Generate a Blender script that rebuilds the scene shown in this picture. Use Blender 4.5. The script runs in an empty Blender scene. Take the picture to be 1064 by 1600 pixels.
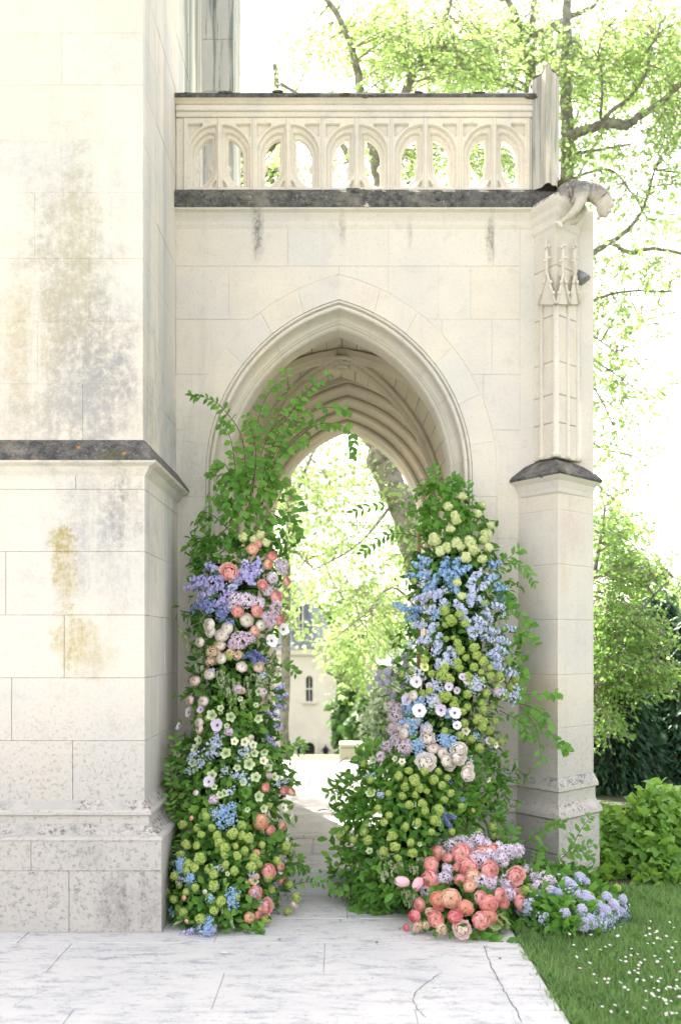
import bpy, bmesh, math, random
import numpy as np
from mathutils import Vector, Matrix, Quaternion

random.seed(7); rng = np.random.default_rng(7)
SC = bpy.context.scene
COL = SC.collection

# ------------------------------------------------------------------ camera
D, F, PX0, PY0, EYE = 6.77, 1556.0, 532.0, 1005.0, 1.6   # porch front stands in the plane Y = 0
cam_d = bpy.data.cameras.new('camera'); cam = bpy.data.objects.new('camera', cam_d); COL.objects.link(cam)
cam.location = (0, -D, EYE); cam.rotation_euler = (math.pi/2, 0, 0)
cam_d.sensor_fit = 'VERTICAL'; cam_d.sensor_height = 36.0; cam_d.sensor_width = 24.0
cam_d.lens = 36.0*F/1600.0; cam_d.shift_y = (PY0-800.0)/1600.0
cam_d.clip_start = 0.1; cam_d.clip_end = 3000
cam_d.dof.use_dof = True; cam_d.dof.focus_distance = D-0.35; cam_d.dof.aperture_fstop = 2.0
SC.camera = cam

# ------------------------------------------------------------------ sky, sun, exposure
SUN = Vector((-0.21, 0.55, 0.80)).normalized()           # towards the sun: behind the porch
SKY_STRENGTH, SUN_STRENGTH, EXPOSURE = 0.15, 4.0, 2.42
wd = bpy.data.worlds.new('World'); SC.world = wd; wd.use_nodes = True
nt = wd.node_tree; nt.nodes.clear()
sky = nt.nodes.new('ShaderNodeTexSky'); sky.sky_type = 'NISHITA'; sky.sun_disc = False
sky.sun_elevation = math.asin(SUN.z); sky.sun_rotation = math.atan2(SUN.x, SUN.y)
sky.air_density = 0.8; sky.dust_density = 3.0; sky.ozone_density = 0.6; sky.altitude = 50
hs = nt.nodes.new('ShaderNodeHueSaturation'); hs.inputs['Saturation'].default_value = 0.30   # thin bright haze
mixw = nt.nodes.new('ShaderNodeMix'); mixw.data_type = 'RGBA'; mixw.blend_type = 'MULTIPLY'; mixw.inputs[0].default_value = 1.0
mixw.inputs[7].default_value = (1.065, 1.0, 0.97, 1)
bg = nt.nodes.new('ShaderNodeBackground'); bg.inputs['Strength'].default_value = SKY_STRENGTH
ow = nt.nodes.new('ShaderNodeOutputWorld')
nt.links.new(sky.outputs[0], hs.inputs['Color']); nt.links.new(hs.outputs[0], mixw.inputs[6])
nt.links.new(mixw.outputs[2], bg.inputs['Color']); nt.links.new(bg.outputs[0], ow.inputs['Surface'])
sl = bpy.data.lights.new('sun', 'SUN'); sl.energy = SUN_STRENGTH; sl.angle = math.radians(0.6); sl.color = (1.0, 0.95, 0.86)
so = bpy.data.objects.new('sun', sl); COL.objects.link(so)
so.rotation_euler = (-SUN).to_track_quat('-Z', 'Y').to_euler(); so.location = SUN*40
SC.view_settings.view_transform = 'Standard'; SC.view_settings.look = 'None'
SC.view_settings.exposure = EXPOSURE; SC.view_settings.gamma = 1.0; SC.view_settings.use_curve_mapping = False
SC.render.engine = 'CYCLES'
SC.cycles.use_denoising = True
SC.cycles.max_bounces = 8; SC.cycles.diffuse_bounces = 5; SC.cycles.transmission_bounces = 4; SC.cycles.transparent_max_bounces = 4
SC.cycles.sample_clamp_indirect = 8.0

# ------------------------------------------------------------------ helpers
def W(px, py, Y):
    s = (Y+D)/F
    return Vector(((px-PX0)*s, Y, EYE+(PY0-py)*s))
def wx(px, Y=0.0): return (px-PX0)*(Y+D)/F
def wz(py, Y=0.0): return EYE+(PY0-py)*(Y+D)/F
def U(a, b): return random.uniform(a, b)

class MB:
    """collects verts and faces for ONE mesh object"""
    def __init__(s): s.v = []; s.f = []; s.m = []
    def add(s, vs, fs, mi=0):
        o = len(s.v); s.v.extend([tuple(p) for p in vs])
        for f in fs: s.f.append(tuple(i+o for i in f)); s.m.append(mi)
    def tube(s, pts, rad, n=6, mi=0, cap=True):
        pts = [Vector(p) for p in pts]; k = len(pts)
        if not hasattr(rad, '__len__'): rad = [rad]*k
        rings = []; ref = None
        for i, p in enumerate(pts):
            t = (pts[min(i+1, k-1)]-pts[max(i-1, 0)])
            t = t.normalized() if t.length > 1e-9 else Vector((0, 0, 1))
            if ref is None: ref = t.orthogonal().normalized()
            a = (ref-t*ref.dot(t)); a = a.normalized() if a.length > 1e-6 else t.orthogonal().normalized()
            ref = a; b = t.cross(a)
            rings.append([p+(a*math.cos(2*math.pi*j/n)+b*math.sin(2*math.pi*j/n))*rad[i] for j in range(n)])
        vs = [q for r in rings for q in r]; fs = []
        for i in range(k-1):
            for j in range(n): fs.append((i*n+j, i*n+(j+1) % n, (i+1)*n+(j+1) % n, (i+1)*n+j))
        if cap: fs.append(tuple(range(n))[::-1]); fs.append(tuple((k-1)*n+j for j in range(n)))
        s.add(vs, fs, mi)
    def mesh(s, name, mats, smooth=False):
        me = bpy.data.meshes.new(name); me.from_pydata(s.v, [], s.f)
        if not isinstance(mats, (list, tuple)): mats = [mats]
        for m in mats: me.materials.append(m)
        if len(mats) > 1: me.polygons.foreach_set('material_index', s.m)
        if smooth: me.polygons.foreach_set('use_smooth', [True]*len(me.polygons))
        me.update(); return me
    def build(s, name, mats, parent=None, smooth=False):
        return link(name, s.mesh(name, mats, smooth), parent)

def link(name, me, parent=None, mw=None):
    o = bpy.data.objects.new(name, me); COL.objects.link(o)
    if mw is not None: o.matrix_world = mw
    if parent is not None: attach(o, parent)
    return o
def attach(o, parent):          # the part keeps its own place in the world
    o.parent = parent; o.matrix_parent_inverse = parent.matrix_basis.inverted()
def thing(name, label, cat, loc, group=None):
    o = bpy.data.objects.new(name, None); COL.objects.link(o); o.location = loc; o.empty_display_size = 0.2
    o['label'] = label; o['category'] = cat
    if group: o['group'] = group
    return o
def tag(o, label, cat, group=None):
    o['label'] = label; o['category'] = cat
    if group: o['group'] = group
    return o
def structure(o): o['kind'] = 'structure'; return o
def stuff(o): o['kind'] = 'stuff'; return o

def np_mesh(name, tv, tf, mats4, mat, smooth=False):
    """tv (n,3) template, tf list of faces with equal size, mats4 (k,3,4): k copies in one mesh"""
    k = len(mats4); n = len(tv)
    M = np.asarray(mats4, dtype=np.float32)
    vs = np.einsum('kij,nj->kni', M[:, :, :3], tv.astype(np.float32))+M[:, None, :, 3]
    tf = np.asarray(tf, dtype=np.int32); nf, fs = tf.shape
    fi = (tf[None]+(np.arange(k, dtype=np.int32)*n)[:, None, None]).reshape(-1)
    me = bpy.data.meshes.new(name)
    me.vertices.add(k*n); me.vertices.foreach_set('co', vs.reshape(-1))
    me.loops.add(len(fi)); me.loops.foreach_set('vertex_index', fi)
    me.polygons.add(k*nf); me.polygons.foreach_set('loop_start', np.arange(k*nf, dtype=np.int32)*fs)
    me.polygons.foreach_set('loop_total', np.full(k*nf, fs, dtype=np.int32))
    if smooth: me.polygons.foreach_set('use_smooth', np.ones(k*nf, dtype=bool))
    me.materials.append(mat); me.update(calc_edges=True); me.validate(); return me

def frames(pos, ydir, zdir, size, roll=0.0):
    """(k,3,4) matrices: local Y along ydir (leaf length), local Z near zdir (leaf face)"""
    pos = np.asarray(pos, float); y = np.asarray(ydir, float); z = np.asarray(zdir, float)
    y = y/np.maximum(np.linalg.norm(y, axis=1, keepdims=True), 1e-9)
    x = np.cross(y, z); x = x/np.maximum(np.linalg.norm(x, axis=1, keepdims=True), 1e-9)
    z = np.cross(x, y); s = np.asarray(size, float).reshape(-1, 1)
    M = np.zeros((len(pos), 3, 4)); M[:, :, 0] = x*s; M[:, :, 1] = y*s; M[:, :, 2] = z*s; M[:, :, 3] = pos
    return M
def rnd_unit(k):
    v = rng.normal(size=(k, 3)); return v/np.linalg.norm(v, axis=1, keepdims=True)

# ------------------------------------------------------------------ materials
class NT:
    def __init__(s, name):
        s.mat = bpy.data.materials.new(name); s.mat.use_nodes = True; s.t = s.mat.node_tree; s.t.nodes.clear()
        s.out = s.n('ShaderNodeOutputMaterial')
    def n(s, typ, **kw):
        d = s.t.nodes.new(typ)
        for k, v in kw.items(): setattr(d, k, v)
        return d
    def l(s, a, b): s.t.links.new(a, b)
    def setin(s, sock, v):
        if isinstance(v, bpy.types.NodeSocket): s.l(v, sock)
        else: sock.default_value = v
    def math(s, op, a, b=0.0, clamp=False):
        d = s.n('ShaderNodeMath', operation=op); d.use_clamp = clamp; s.setin(d.inputs[0], a); s.setin(d.inputs[1], b); return d.outputs[0]
    def mix(s, f, a, b, blend='MIX'):
        d = s.n('ShaderNodeMix', data_type='RGBA', blend_type=blend)
        s.setin(d.inputs[0], f); s.setin(d.inputs[6], a); s.setin(d.inputs[7], b); return d.outputs[2]
    def noise(s, vec, scale, detail=4.0, rough=0.55, stretch=None):
        if stretch is not None:
            mp = s.n('ShaderNodeMapping'); s.l(vec, mp.inputs['Vector']); mp.inputs['Scale'].default_value = stretch; vec = mp.outputs[0]
        d = s.n('ShaderNodeTexNoise'); s.l(vec, d.inputs['Vector']); d.inputs['Scale'].default_value = scale
        d.inputs['Detail'].default_value = detail; d.inputs['Roughness'].default_value = rough; return d.outputs[0]
    def ramp(s, v, lo, hi, a=0.0, b=1.0, smooth=True):
        d = s.n('ShaderNodeMapRange'); d.clamp = True
        if smooth: d.interpolation_type = 'SMOOTHSTEP'
        s.setin(d.inputs[0], v); d.inputs[1].default_value = lo; d.inputs[2].default_value = hi
        d.inputs[3].default_value = a; d.inputs[4].default_value = b; return d.outputs[0]
    def pos(s): return s.n('ShaderNodeNewGeometry').outputs['Position']
    def xyz(s, v):
        d = s.n('ShaderNodeSeparateXYZ'); s.l(v, d.inputs[0]); return d.outputs
    def blob(s, P, c, r, nz, soft=0.5, rag=0.9):
        """1 inside an uneven patch centred at c with radii r"""
        a = s.n('ShaderNodeVectorMath', operation='SUBTRACT'); s.l(P, a.inputs[0]); a.inputs[1].default_value = c
        b = s.n('ShaderNodeVectorMath', operation='MULTIPLY'); s.l(a.outputs[0], b.inputs[0]); b.inputs[1].default_value = [1/x for x in r]
        L = s.n('ShaderNodeVectorMath', operation='LENGTH'); s.l(b.outputs[0], L.inputs[0])
        w = s.math('ADD', L.outputs['Value'], s.math('MULTIPLY', s.math('SUBTRACT', nz, 0.5), -2*rag))
        return s.ramp(w, 1.0+soft*0.5, 1.0-soft, 0.0, 1.0)
    def principled(s, col, rough=0.85, bump=None, bstr=0.3, bdist=0.01, spec=0.3):
        p = s.n('ShaderNodeBsdfPrincipled'); s.setin(p.inputs['Base Color'], col); s.setin(p.inputs['Roughness'], rough)
        p.inputs['Specular IOR Level'].default_value = spec
        if bump is not None:
            b = s.n('ShaderNodeBump'); b.inputs['Strength'].default_value = bstr; b.inputs['Distance'].default_value = bdist
            s.l(bump, b.inputs['Height']); s.l(b.outputs[0], p.inputs['Normal'])
        return p
    def done(s, sh):
        s.l(sh.outputs[0] if not isinstance(sh, bpy.types.NodeSocket) else sh, s.out.inputs['Surface']); return s.mat

def C(r, g, b): return (r, g, b, 1.0)

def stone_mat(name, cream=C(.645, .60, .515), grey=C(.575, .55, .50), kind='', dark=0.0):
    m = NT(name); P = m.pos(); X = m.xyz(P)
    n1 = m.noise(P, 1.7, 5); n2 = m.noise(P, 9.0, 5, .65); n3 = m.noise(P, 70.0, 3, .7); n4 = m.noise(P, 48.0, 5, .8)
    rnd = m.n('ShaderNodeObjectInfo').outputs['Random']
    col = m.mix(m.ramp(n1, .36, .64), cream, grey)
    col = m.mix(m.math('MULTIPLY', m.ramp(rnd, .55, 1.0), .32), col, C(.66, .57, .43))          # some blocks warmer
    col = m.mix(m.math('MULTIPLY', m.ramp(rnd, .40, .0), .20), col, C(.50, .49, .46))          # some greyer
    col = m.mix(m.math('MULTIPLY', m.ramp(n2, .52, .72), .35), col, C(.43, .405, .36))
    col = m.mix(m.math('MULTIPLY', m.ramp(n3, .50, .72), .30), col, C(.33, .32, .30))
    # rough weathered courses near the ground
    low = m.ramp(m.math('ADD', X[2], m.math('MULTIPLY', n1, .5)), 1.75, .75)
    pit = m.math('MULTIPLY', m.ramp(n4, .54, .66), low)
    col = m.mix(m.math('MULTIPLY', low, .75), col, C(.43, .412, .375))
    col = m.mix(m.math('MULTIPLY', pit, .5), col, C(.13, .13, .13))
    soot = m.math('MULTIPLY', m.ramp(m.noise(P, 14, 6, .8), .60, .68), m.ramp(X[2], .8, .3))
    col = m.mix(m.math('MULTIPLY', soot, .55), col, C(.07, .07, .075))
    # rain streaks
    st = m.noise(P, 6.0, 4, .6, stretch=(1, 1, .08))
    col = m.mix(m.math('MULTIPLY', m.ramp(st, .55, .75), .18), col, C(.34, .35, .35))
    if kind == 'tower':
        nb = m.noise(P, 7.0, 9, .82); nf = m.noise(P, 22.0, 6, .8)
        yf = -1.13; run = m.noise(P, 9.0, 6, .7, stretch=(1, 1, .10))
        for (px, py, rx, ry, cc, st_, soft) in [
            (110, 470, 75, 240, C(.30, .30, .285), .85, .9), (170, 640, 130, 70, C(.34, .33, .32), .85, .9), (150, 560, 70, 130, C(.26, .26, .26), .8, .9),
            (120, 400, 45, 160, C(.40, .37, .24), .75, .9), (160, 830, 70, 120, C(.33, .33, .33), .8, .9), (195, 800, 26, 60, C(.2, .2, .2), .75, .8),
            (60, 640, 110, 60, C(.36, .35, .33), .75, .9), (30, 530, 60, 130, C(.44, .37, .23), .7, 1.0),
            (103, 890, 20, 62, C(.33, .26, .055), .80, .5), (96, 845, 18, 20, C(.33, .27, .07), .65, .6), (122, 1005, 36, 48, C(.36, .285, .06), .85, .5), (140, 1010, 44, 52, C(.42, .36, .17), .5, .8),
            (215, 1410, 55, 60, C(.14, .14, .14), .6, .9), (150, 1330, 30, 25, C(.2, .2, .2), .4, .9)]:
            c = W(px, py, yf); s_ = (yf+D)/F
            b = m.blob(P, (c.x, yf, c.z), (rx*s_, 3.0, ry*s_), nb, soft, 1.7)
            b = m.math('MULTIPLY', m.math('MULTIPLY', b, m.ramp(nf, .34, .60, .25, 1.0)), m.ramp(run, .36, .56, .35, 1.0))
            col = m.mix(m.math('MULTIPLY', b, st_), col, cc)
        # long grey runs down the side wall
        ss = m.noise(P, 4.2, 6, .7, stretch=(1, 1, .05))
        side = m.ramp(X[1], -1.11, -1.04)
        col = m.mix(m.math('MULTIPLY', m.math('MULTIPLY', m.ramp(ss, .42, .66), side), .62), col, C(.33, .36, .37))
        s2 = m.math('MULTIPLY', m.ramp(m.noise(P, 7.0, 5, .7, stretch=(1, 1, .04)), .44, .60), m.ramp(X[1], .15, .5))
        col = m.mix(m.math('MULTIPLY', s2, .8), col, C(.10, .15, .135))
    if kind.startswith('stained'):
        k_ = .45 if kind == 'stained' else .75
        for sc, lo_, hi_, cc in ((5.0, .46, .62, C(.26, .29, .28)), (11.0, .50, .62, C(.13, .16, .14)), (23.0, .54, .62, C(.08, .09, .075))):
            s3 = m.noise(P, sc, 5, .7, stretch=(1, 1, .05)); col = m.mix(m.math('MULTIPLY', m.ramp(s3, lo_, hi_), k_), col, cc)
    if kind == 'porch':
        nb = m.noise(P, 30.0, 8, .85, stretch=(1, 1, .22)); fine_ = m.noise(P, 55.0, 6, .85, stretch=(1, 1, .5))
        for (px, py, rx, ry, cc, st_) in [(403, 358, 9, 45, C(.09, .09, .085), .8), (766, 372, 7, 36, C(.13, .12, .10), .75), (535, 360, 6, 26, C(.2, .19, .16), .5),
                                          (640, 366, 5, 22, C(.2, .19, .16), .5), (300, 720, 18, 60, C(.32, .31, .28), .5),
                                          (880, 830, 26, 40, C(.50, .33, .29), .45), (573, 462, 26, 22, C(.52, .40, .36), .4), (465, 478, 30, 16, C(.50, .44, .40), .4),
                                          (840, 1090, 26, 50, C(.62, .44, .22), .4), (868, 900, 8, 40, C(.55, .36, .20), .4)]:
            c = W(px, py, 0); s_ = D/F
            b = m.blob(P, (c.x, 0, c.z), (rx*s_, 3.0, ry*s_), nb, .9, 1.6); b = m.math('MULTIPLY', b, m.ramp(fine_, .38, .58, .2, 1.0))
            col = m.mix(m.math('MULTIPLY', b, st_), col, cc)
    if dark: col = m.mix(dark, col, C(.30, .275, .225))
    h = m.math('ADD', m.math('MULTIPLY', n2, .5), m.math('ADD', m.math('MULTIPLY', n3, .25), m.math('MULTIPLY', m.ramp(n4, .66, .52), m.math('ADD', m.math('MULTIPLY', low, .5), .12))))
    return m.done(m.principled(col, .9, h, .55, .008, .2))

def lichen_mat(name, orange=False, moss=0.0):
    m = NT(name); P = m.pos()
    a = m.noise(P, 16, 6, .75); b = m.noise(P, 45, 5, .8); c = m.noise(P, 6, 4, .6)
    col = m.mix(m.ramp(a, .30, .66), C(.045, .047, .050), C(.15, .145, .135))
    col = m.mix(m.math('MULTIPLY', m.ramp(b, .50, .72), .6), col, C(.36, .34, .30))
    col = m.mix(m.math('MULTIPLY', m.ramp(m.noise(P, 2.6, 5, .7), .52, .66), .35), col, C(.40, .37, .31))
    col = m.mix(m.math('MULTIPLY', m.ramp(c, .55, .66), .45), col, C(.10, .095, .04))
    if moss: col = m.mix(m.math('MULTIPLY', m.ramp(c, .46, .60), moss), col, C(.085, .07, .02))
    if orange:
        v = m.n('ShaderNodeTexVoronoi'); m.l(P, v.inputs['Vector']); v.inputs['Scale'].default_value = 17.0
        sp = m.math('MULTIPLY', m.ramp(m.math('ADD', v.outputs['Distance'], m.math('MULTIPLY', b, .35)), .42, .30), m.ramp(c, .50, .54))
        col = m.mix(sp, col, C(.50, .20, .045))
    return m.done(m.principled(col, .95, m.math('ADD', a, b), .9, .012, .1))

def leaf_mat(name, dark, light, trans, tw=.35, rough=.5, spec=.35):
    m = NT(name); g = m.n('ShaderNodeNewGeometry'); r1 = g.outputs['Random Per Island']
    r2 = m.n('ShaderNodeObjectInfo').outputs['Random']
    r = m.math('FRACT', m.math('ADD', r1, r2))
    col = m.mix(r, dark, light)
    big = m.noise(g.outputs['Position'], 2.2, 2)
    col = m.mix(m.math('MULTIPLY', m.ramp(big, .4, .65), .35), col, light)
    p = m.principled(col, rough, None, spec=spec)
    t = m.n('ShaderNodeBsdfTranslucent'); m.setin(t.inputs['Color'], m.mix(.5, col, trans))
    mx = m.n('ShaderNodeMixShader'); mx.inputs[0].default_value = tw
    m.l(p.outputs[0], mx.inputs[1]); m.l(t.outputs[0], mx.inputs[2]); return m.done(mx)

def petal_mat(name, inner, outer, var=None, r0=.25, r1=.95, tw=.25, isl=.5):
    """inner to outer along the bloom's own radius (object space)"""
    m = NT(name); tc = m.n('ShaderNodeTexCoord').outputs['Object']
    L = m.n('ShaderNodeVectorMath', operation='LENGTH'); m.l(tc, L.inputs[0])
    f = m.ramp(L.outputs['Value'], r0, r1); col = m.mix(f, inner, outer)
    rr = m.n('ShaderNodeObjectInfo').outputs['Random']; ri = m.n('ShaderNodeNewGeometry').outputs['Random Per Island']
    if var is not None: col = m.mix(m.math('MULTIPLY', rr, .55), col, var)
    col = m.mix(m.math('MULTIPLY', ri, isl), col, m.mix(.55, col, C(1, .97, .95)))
    p = m.principled(col, .6, None, spec=.2)
    t = m.n('ShaderNodeBsdfTranslucent'); m.setin(t.inputs['Color'], col)
    mx = m.n('ShaderNodeMixShader'); mx.inputs[0].default_value = tw
    m.l(p.outputs[0], mx.inputs[1]); m.l(t.outputs[0], mx.inputs[2]); return m.done(mx)

def plain(name, col, rough=.7, metal=0.0, nscale=30, var=.25, bump=.2, spec=.3):
    m = NT(name); P = m.pos(); n = m.noise(P, nscale, 5, .6)
    c2 = tuple(x*(1-var) for x in col[:3])+(1,)
    p = m.principled(m.mix(m.ramp(n, .35, .65), col, c2), rough, n, bump, .004, spec)
    p.inputs['Metallic'].default_value = metal; return m.done(p)

M = {}
M['tower'] = stone_mat('tower_limestone', kind='tower')
M['porch'] = stone_mat('porch_limestone', kind='porch')
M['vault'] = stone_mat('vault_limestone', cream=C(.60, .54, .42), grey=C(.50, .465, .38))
M['post'] = stone_mat('weathered_post_limestone', cream=C(.60, .55, .46), grey=C(.45, .43, .38), kind='stained')
M['stained'] = stone_mat('stained_buttress_stone', cream=C(.55, .54, .49), grey=C(.42, .43, .41), kind='stained2')
M['pale'] = stone_mat('carved_limestone', cream=C(.69, .63, .52), grey=C(.60, .56, .48))
M['lichen'] = lichen_mat('dark_lichen_stone'); M['lichen_o'] = lichen_mat('orange_lichen_stone', True); M['mossy'] = lichen_mat('mossy_stone', False, .9)
m = NT('pale_lichen_stone'); P = m.pos(); a = m.noise(P, 22, 6, .8); col = m.mix(m.ramp(a, .42, .62), C(.56, .52, .44), C(.16, .16, .155)); M['lichen_pale'] = m.done(m.principled(col, .95, a, .7, .01))
M['leaf'] = leaf_mat('branch_leaf', C(.050, .165, .024), C(.155, .345, .050), C(.26, .56, .06), .40)
M['leaf_bright'] = leaf_mat('bright_leaf', C(.09, .22, .03), C(.22, .40, .06), C(.36, .58, .07), .38)
M['leaf_dark'] = leaf_mat('filler_leaf', C(.016, .070, .013), C(.125, .30, .042), C(.20, .45, .05), .34)
M['hedge'] = leaf_mat('hydrangea_leaf', C(.08, .20, .03), C(.21, .40, .06), C(.44, .66, .06), .40)
M['lime'] = leaf_mat('spring_tree_leaf', C(.22, .35, .10), C(.36, .50, .18), C(.62, .84, .28), .62)
M['lime2'] = leaf_mat('spring_tree_leaf_green', C(.16, .33, .07), C(.32, .50, .13), C(.54, .82, .22), .58)
M['conifer'] = leaf_mat('conifer_needle', C(.020, .062, .036), C(.065, .145, .070), C(.08, .18, .06), .22)
M['bush_far'] = leaf_mat('far_bush_leaf', C(.03, .08, .02), C(.10, .20, .04), C(.15, .3, .05), .3)
M['ivy_pale'] = leaf_mat('variegated_leaf', C(.12, .24, .08), C(.52, .58, .42), C(.4, .5, .3), .3)
M['grass'] = leaf_mat('grass_blade', C(.08, .18, .055), C(.25, .40, .13), C(.34, .54, .15), .38)
M['bark'] = plain('tree_bark', C(.28, .265, .225), .95, 0, 12, .5, .8)
M['twig'] = plain('twig_bark', C(.13, .085, .06), .9); M['tree_twig'] = plain('tree_twig_bark', C(.26, .24, .19), .9)
M['stem'] = plain('flower_stem', C(.09, .19, .04), .6)
M['light_stop_core'] = plain('moss', C(.020, .045, .014), .95, 0, 40, .6, .8)  # dark inner body of the flower columns and mounds, added to stop light; not moss
M['wood'] = plain('raw_timber', C(.42, .26, .15), .8, 0, 14, .3)
M['soil'] = plain('soil', C(.055, .042, .03), .95, 0, 30, .5, .8)
M['slate'] = plain('roof_slate', C(.17, .19, .22), .6, 0, 4, .3)
M['house'] = plain('far_house_limestone', C(.64, .59, .50), .9, 0, .6, .12)
M['iron'] = plain('black_iron', C(.02, .022, .028), .5, .6)
M['glass'] = plain('dark_window_glass', C(.025, .03, .035), .12, 0, 3, .3, 0, .5)
M['white_paint'] = plain('white_paint', C(.78, .78, .76), .5)
M['door'] = plain('dark_oak_door', C(.035, .03, .03), .6)
M['grey_metal'] = plain('grey_metal', C(.25, .26, .28), .45, .5)
# ================================================================== SETTING
def ground_z(x, y):
    t = min(max((y-6.0)/34.0, 0), 1); t = t*t*(3-2*t)
    return -0.025-6.4*t
xs = [-900, -300, -90, -40, -20, -12, -8, -5, -3, -1.5, 0, 1.5, 3, 5, 8, 12, 20, 40, 90, 300, 900]
ys = [-400, -100, -40, -20, -10, -6, -3, 0, 3, 5, 6.5, 8, 10, 13, 16, 20, 25, 30, 35, 40, 48, 60, 90, 200, 500, 1500]
mb = MB(); nx = len(xs)
vs = [(x, y, ground_z(x, y)) for y in ys for x in xs]
fs = [(j*nx+i, j*nx+i+1, (j+1)*nx+i+1, (j+1)*nx+i) for j in range(len(ys)-1) for i in range(nx-1)]
mb.add(vs, fs)
m = NT('lawn_soil'); P = m.pos(); n1 = m.noise(P, 3, 4); n2 = m.noise(P, 40, 4)
M['lawn'] = m.done(m.principled(m.mix(n1, m.mix(n2, C(.05, .075, .03), C(.08, .11, .05)), C(.10, .10, .06)), .95, n2, .6, .02))
structure(mb.build('lawn', M['lawn'], None, True))

# ---- paving slabs in front of the porch
def slab_mat(nm='pavement_limestone', k=1.0):
    m = NT(nm); P = m.pos(); rnd = m.n('ShaderNodeObjectInfo').outputs['Random']
    n1 = m.noise(P, 1.6, 5); n2 = m.noise(P, 9, 7, .8, stretch=(.5, 1.6, 1)); n3 = m.noise(P, 38, 5, .8); n4 = m.noise(P, 4, 6, .75)
    col = m.mix(m.ramp(n1, .35, .65), C(.525, .525, .51), C(.58, .572, .545))
    col = m.mix(m.math('MULTIPLY', rnd, .16), col, C(.48, .49, .49))
    col = m.mix(m.math('MULTIPLY', m.math('MULTIPLY', m.ramp(n2, .47, .62), m.ramp(n4, .36, .56)), .75), col, C(.25, .275, .31))
    col = m.mix(m.math('MULTIPLY', m.math('MULTIPLY', m.ramp(n3, .56, .66), m.ramp(n4, .38, .60)), .75), col, C(.08, .09, .10))
    if k < 1: col = m.mix(1-k, col, C(.22, .20, .17))
    return m.done(m.principled(col, .8, m.math('ADD', n2, n3), .5, .006, .25))
M['slab'] = slab_mat(); M['court'] = slab_mat('court_limestone', .82)
def bev_box(x0, x1, y0, y1, z0, z1, c=.004):
    v = []; f = []
    lo = (x0, y0, z0); hi = (x1, y1, z1)
    idx = {}
    for sx in (0, 1):
        for sy in (0, 1):
            for sz in (0, 1):
                s = (sx, sy, sz)
                for a in range(3):
                    p = []
                    for k in range(3):
                        b = hi[k] if s[k] else lo[k]
                        if k != a: b += -c if s[k] else c
                        p.append(b)
                    idx[(s, a)] = len(v); v.append(tuple(p))
    for a in range(3):
        b, d = (a+1) % 3, (a+2) % 3
        for sa in (0, 1):
            def key(sb, sd):
                s = [0, 0, 0]; s[a] = sa; s[b] = sb; s[d] = sd; return tuple(s)
            q = [idx[(key(*t), a)] for t in ((0, 0), (1, 0), (1, 1), (0, 1))]
            f.append(tuple(q if sa else q[::-1]))
        for sb in (0, 1):
            for sd in (0, 1):
                def key2(sa):
                    s = [0, 0, 0]; s[a] = sa; s[b] = sb; s[d] = sd; return tuple(s)
                f.append((idx[(key2(0), b)], idx[(key2(1), b)], idx[(key2(1), d)], idx[(key2(0), d)]))
    for sx in (0, 1):
        for sy in (0, 1):
            for sz in (0, 1):
                s = (sx, sy, sz); f.append((idx[(s, 0)], idx[(s, 1)], idx[(s, 2)]))
    return v, f
def fix_normals(me):
    bm = bmesh.new(); bm.from_mesh(me); bmesh.ops.recalc_face_normals(bm, faces=bm.faces); bm.to_mesh(me); bm.free(); return me
def box_obj(name, b, mat, parent, c=.004):
    mb = MB(); v, f = bev_box(*b, c=c); mb.add(v, f); return link(name, fix_normals(mb.mesh(name, mat)), parent)

mb = MB(); v, f = bev_box(-6, .955, -14, -.47, -.09, -.006); mb.add(v, f)
pave = structure(link('pavement', fix_normals(mb.mesh('pavement', M['slab']))))
rows = [-13.9, -12, -10.2, -8.5, -7.0, -5.7, -4.6, -3.75, -3.05, -2.42, -1.93, -1.45, -.98, -.47]
for i in range(len(rows)-1):
    x = -5.9+U(0, .5); y0, y1 = rows[i], rows[i+1]
    while x < .735:
        w = U(.75, 1.5) if y1 > -4 else U(1.6, 2.6)
        x1 = x+w
        if x1 > .42: x1 = .735+U(-.012, .012)
        if not (x1 < -1.2 and y0 > -1.1):
            box_obj('paving_slab', (x+.0016, x1-.0016, y0+.0016, y1-.0016, -.06, U(-.001, .001)), M['slab'], pave, .003)
        x = x1
edge = [-13.9, -11, -8.2, -6.2, -4.9, -3.9, -3.1, -2.43, -1.62, -1.0, -.47]
for i in range(len(edge)-1):
    mb = MB(); v, f = bev_box(.742+U(-.01, .012), .965+U(-.02, .02), edge[i]+.005, edge[i+1]-.005, -.06, .001, .006)
    v = [(p[0]+(U(-.01, .01) if p[0] > .9 else 0), p[1], p[2]) for p in v]
    mb.add(v, f); link('edging_slab', fix_normals(mb.mesh('edging_slab', M['slab'])), pave)
def crack(pts, w, parent):
    mb = MB(); P3 = []
    for (px, py) in pts:
        d = EYE*F/(py-PY0); P3.append(Vector(((px-PX0)*d/F, d-D, .0032)))
    fine = []
    for a, b in zip(P3[:-1], P3[1:]):
        for k in range(6): fine.append(a.lerp(b, k/6)+Vector((U(-.005, .005), U(-.005, .005), 0)))
    fine.append(P3[-1])
    for i, (a, b) in enumerate(zip(fine[:-1], fine[1:])):
        t = (b-a).normalized(); n = Vector((-t.y, t.x, 0)); w0 = w*U(.4, 1); w1 = w*U(.4, 1)
        mb.add([a-n*w0, a+n*w0, b+n*w1, b-n*w1], [(0, 1, 2, 3)])
    return mb.build('crack', M['soil'], parent)
crack([(690, 1519), (672, 1532), (652, 1548), (645, 1562), (652, 1577), (666, 1590)], .0018, pave)
crack([(755, 1478), (768, 1512), (785, 1545), (802, 1572), (815, 1598)], .0022, pave)
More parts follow.
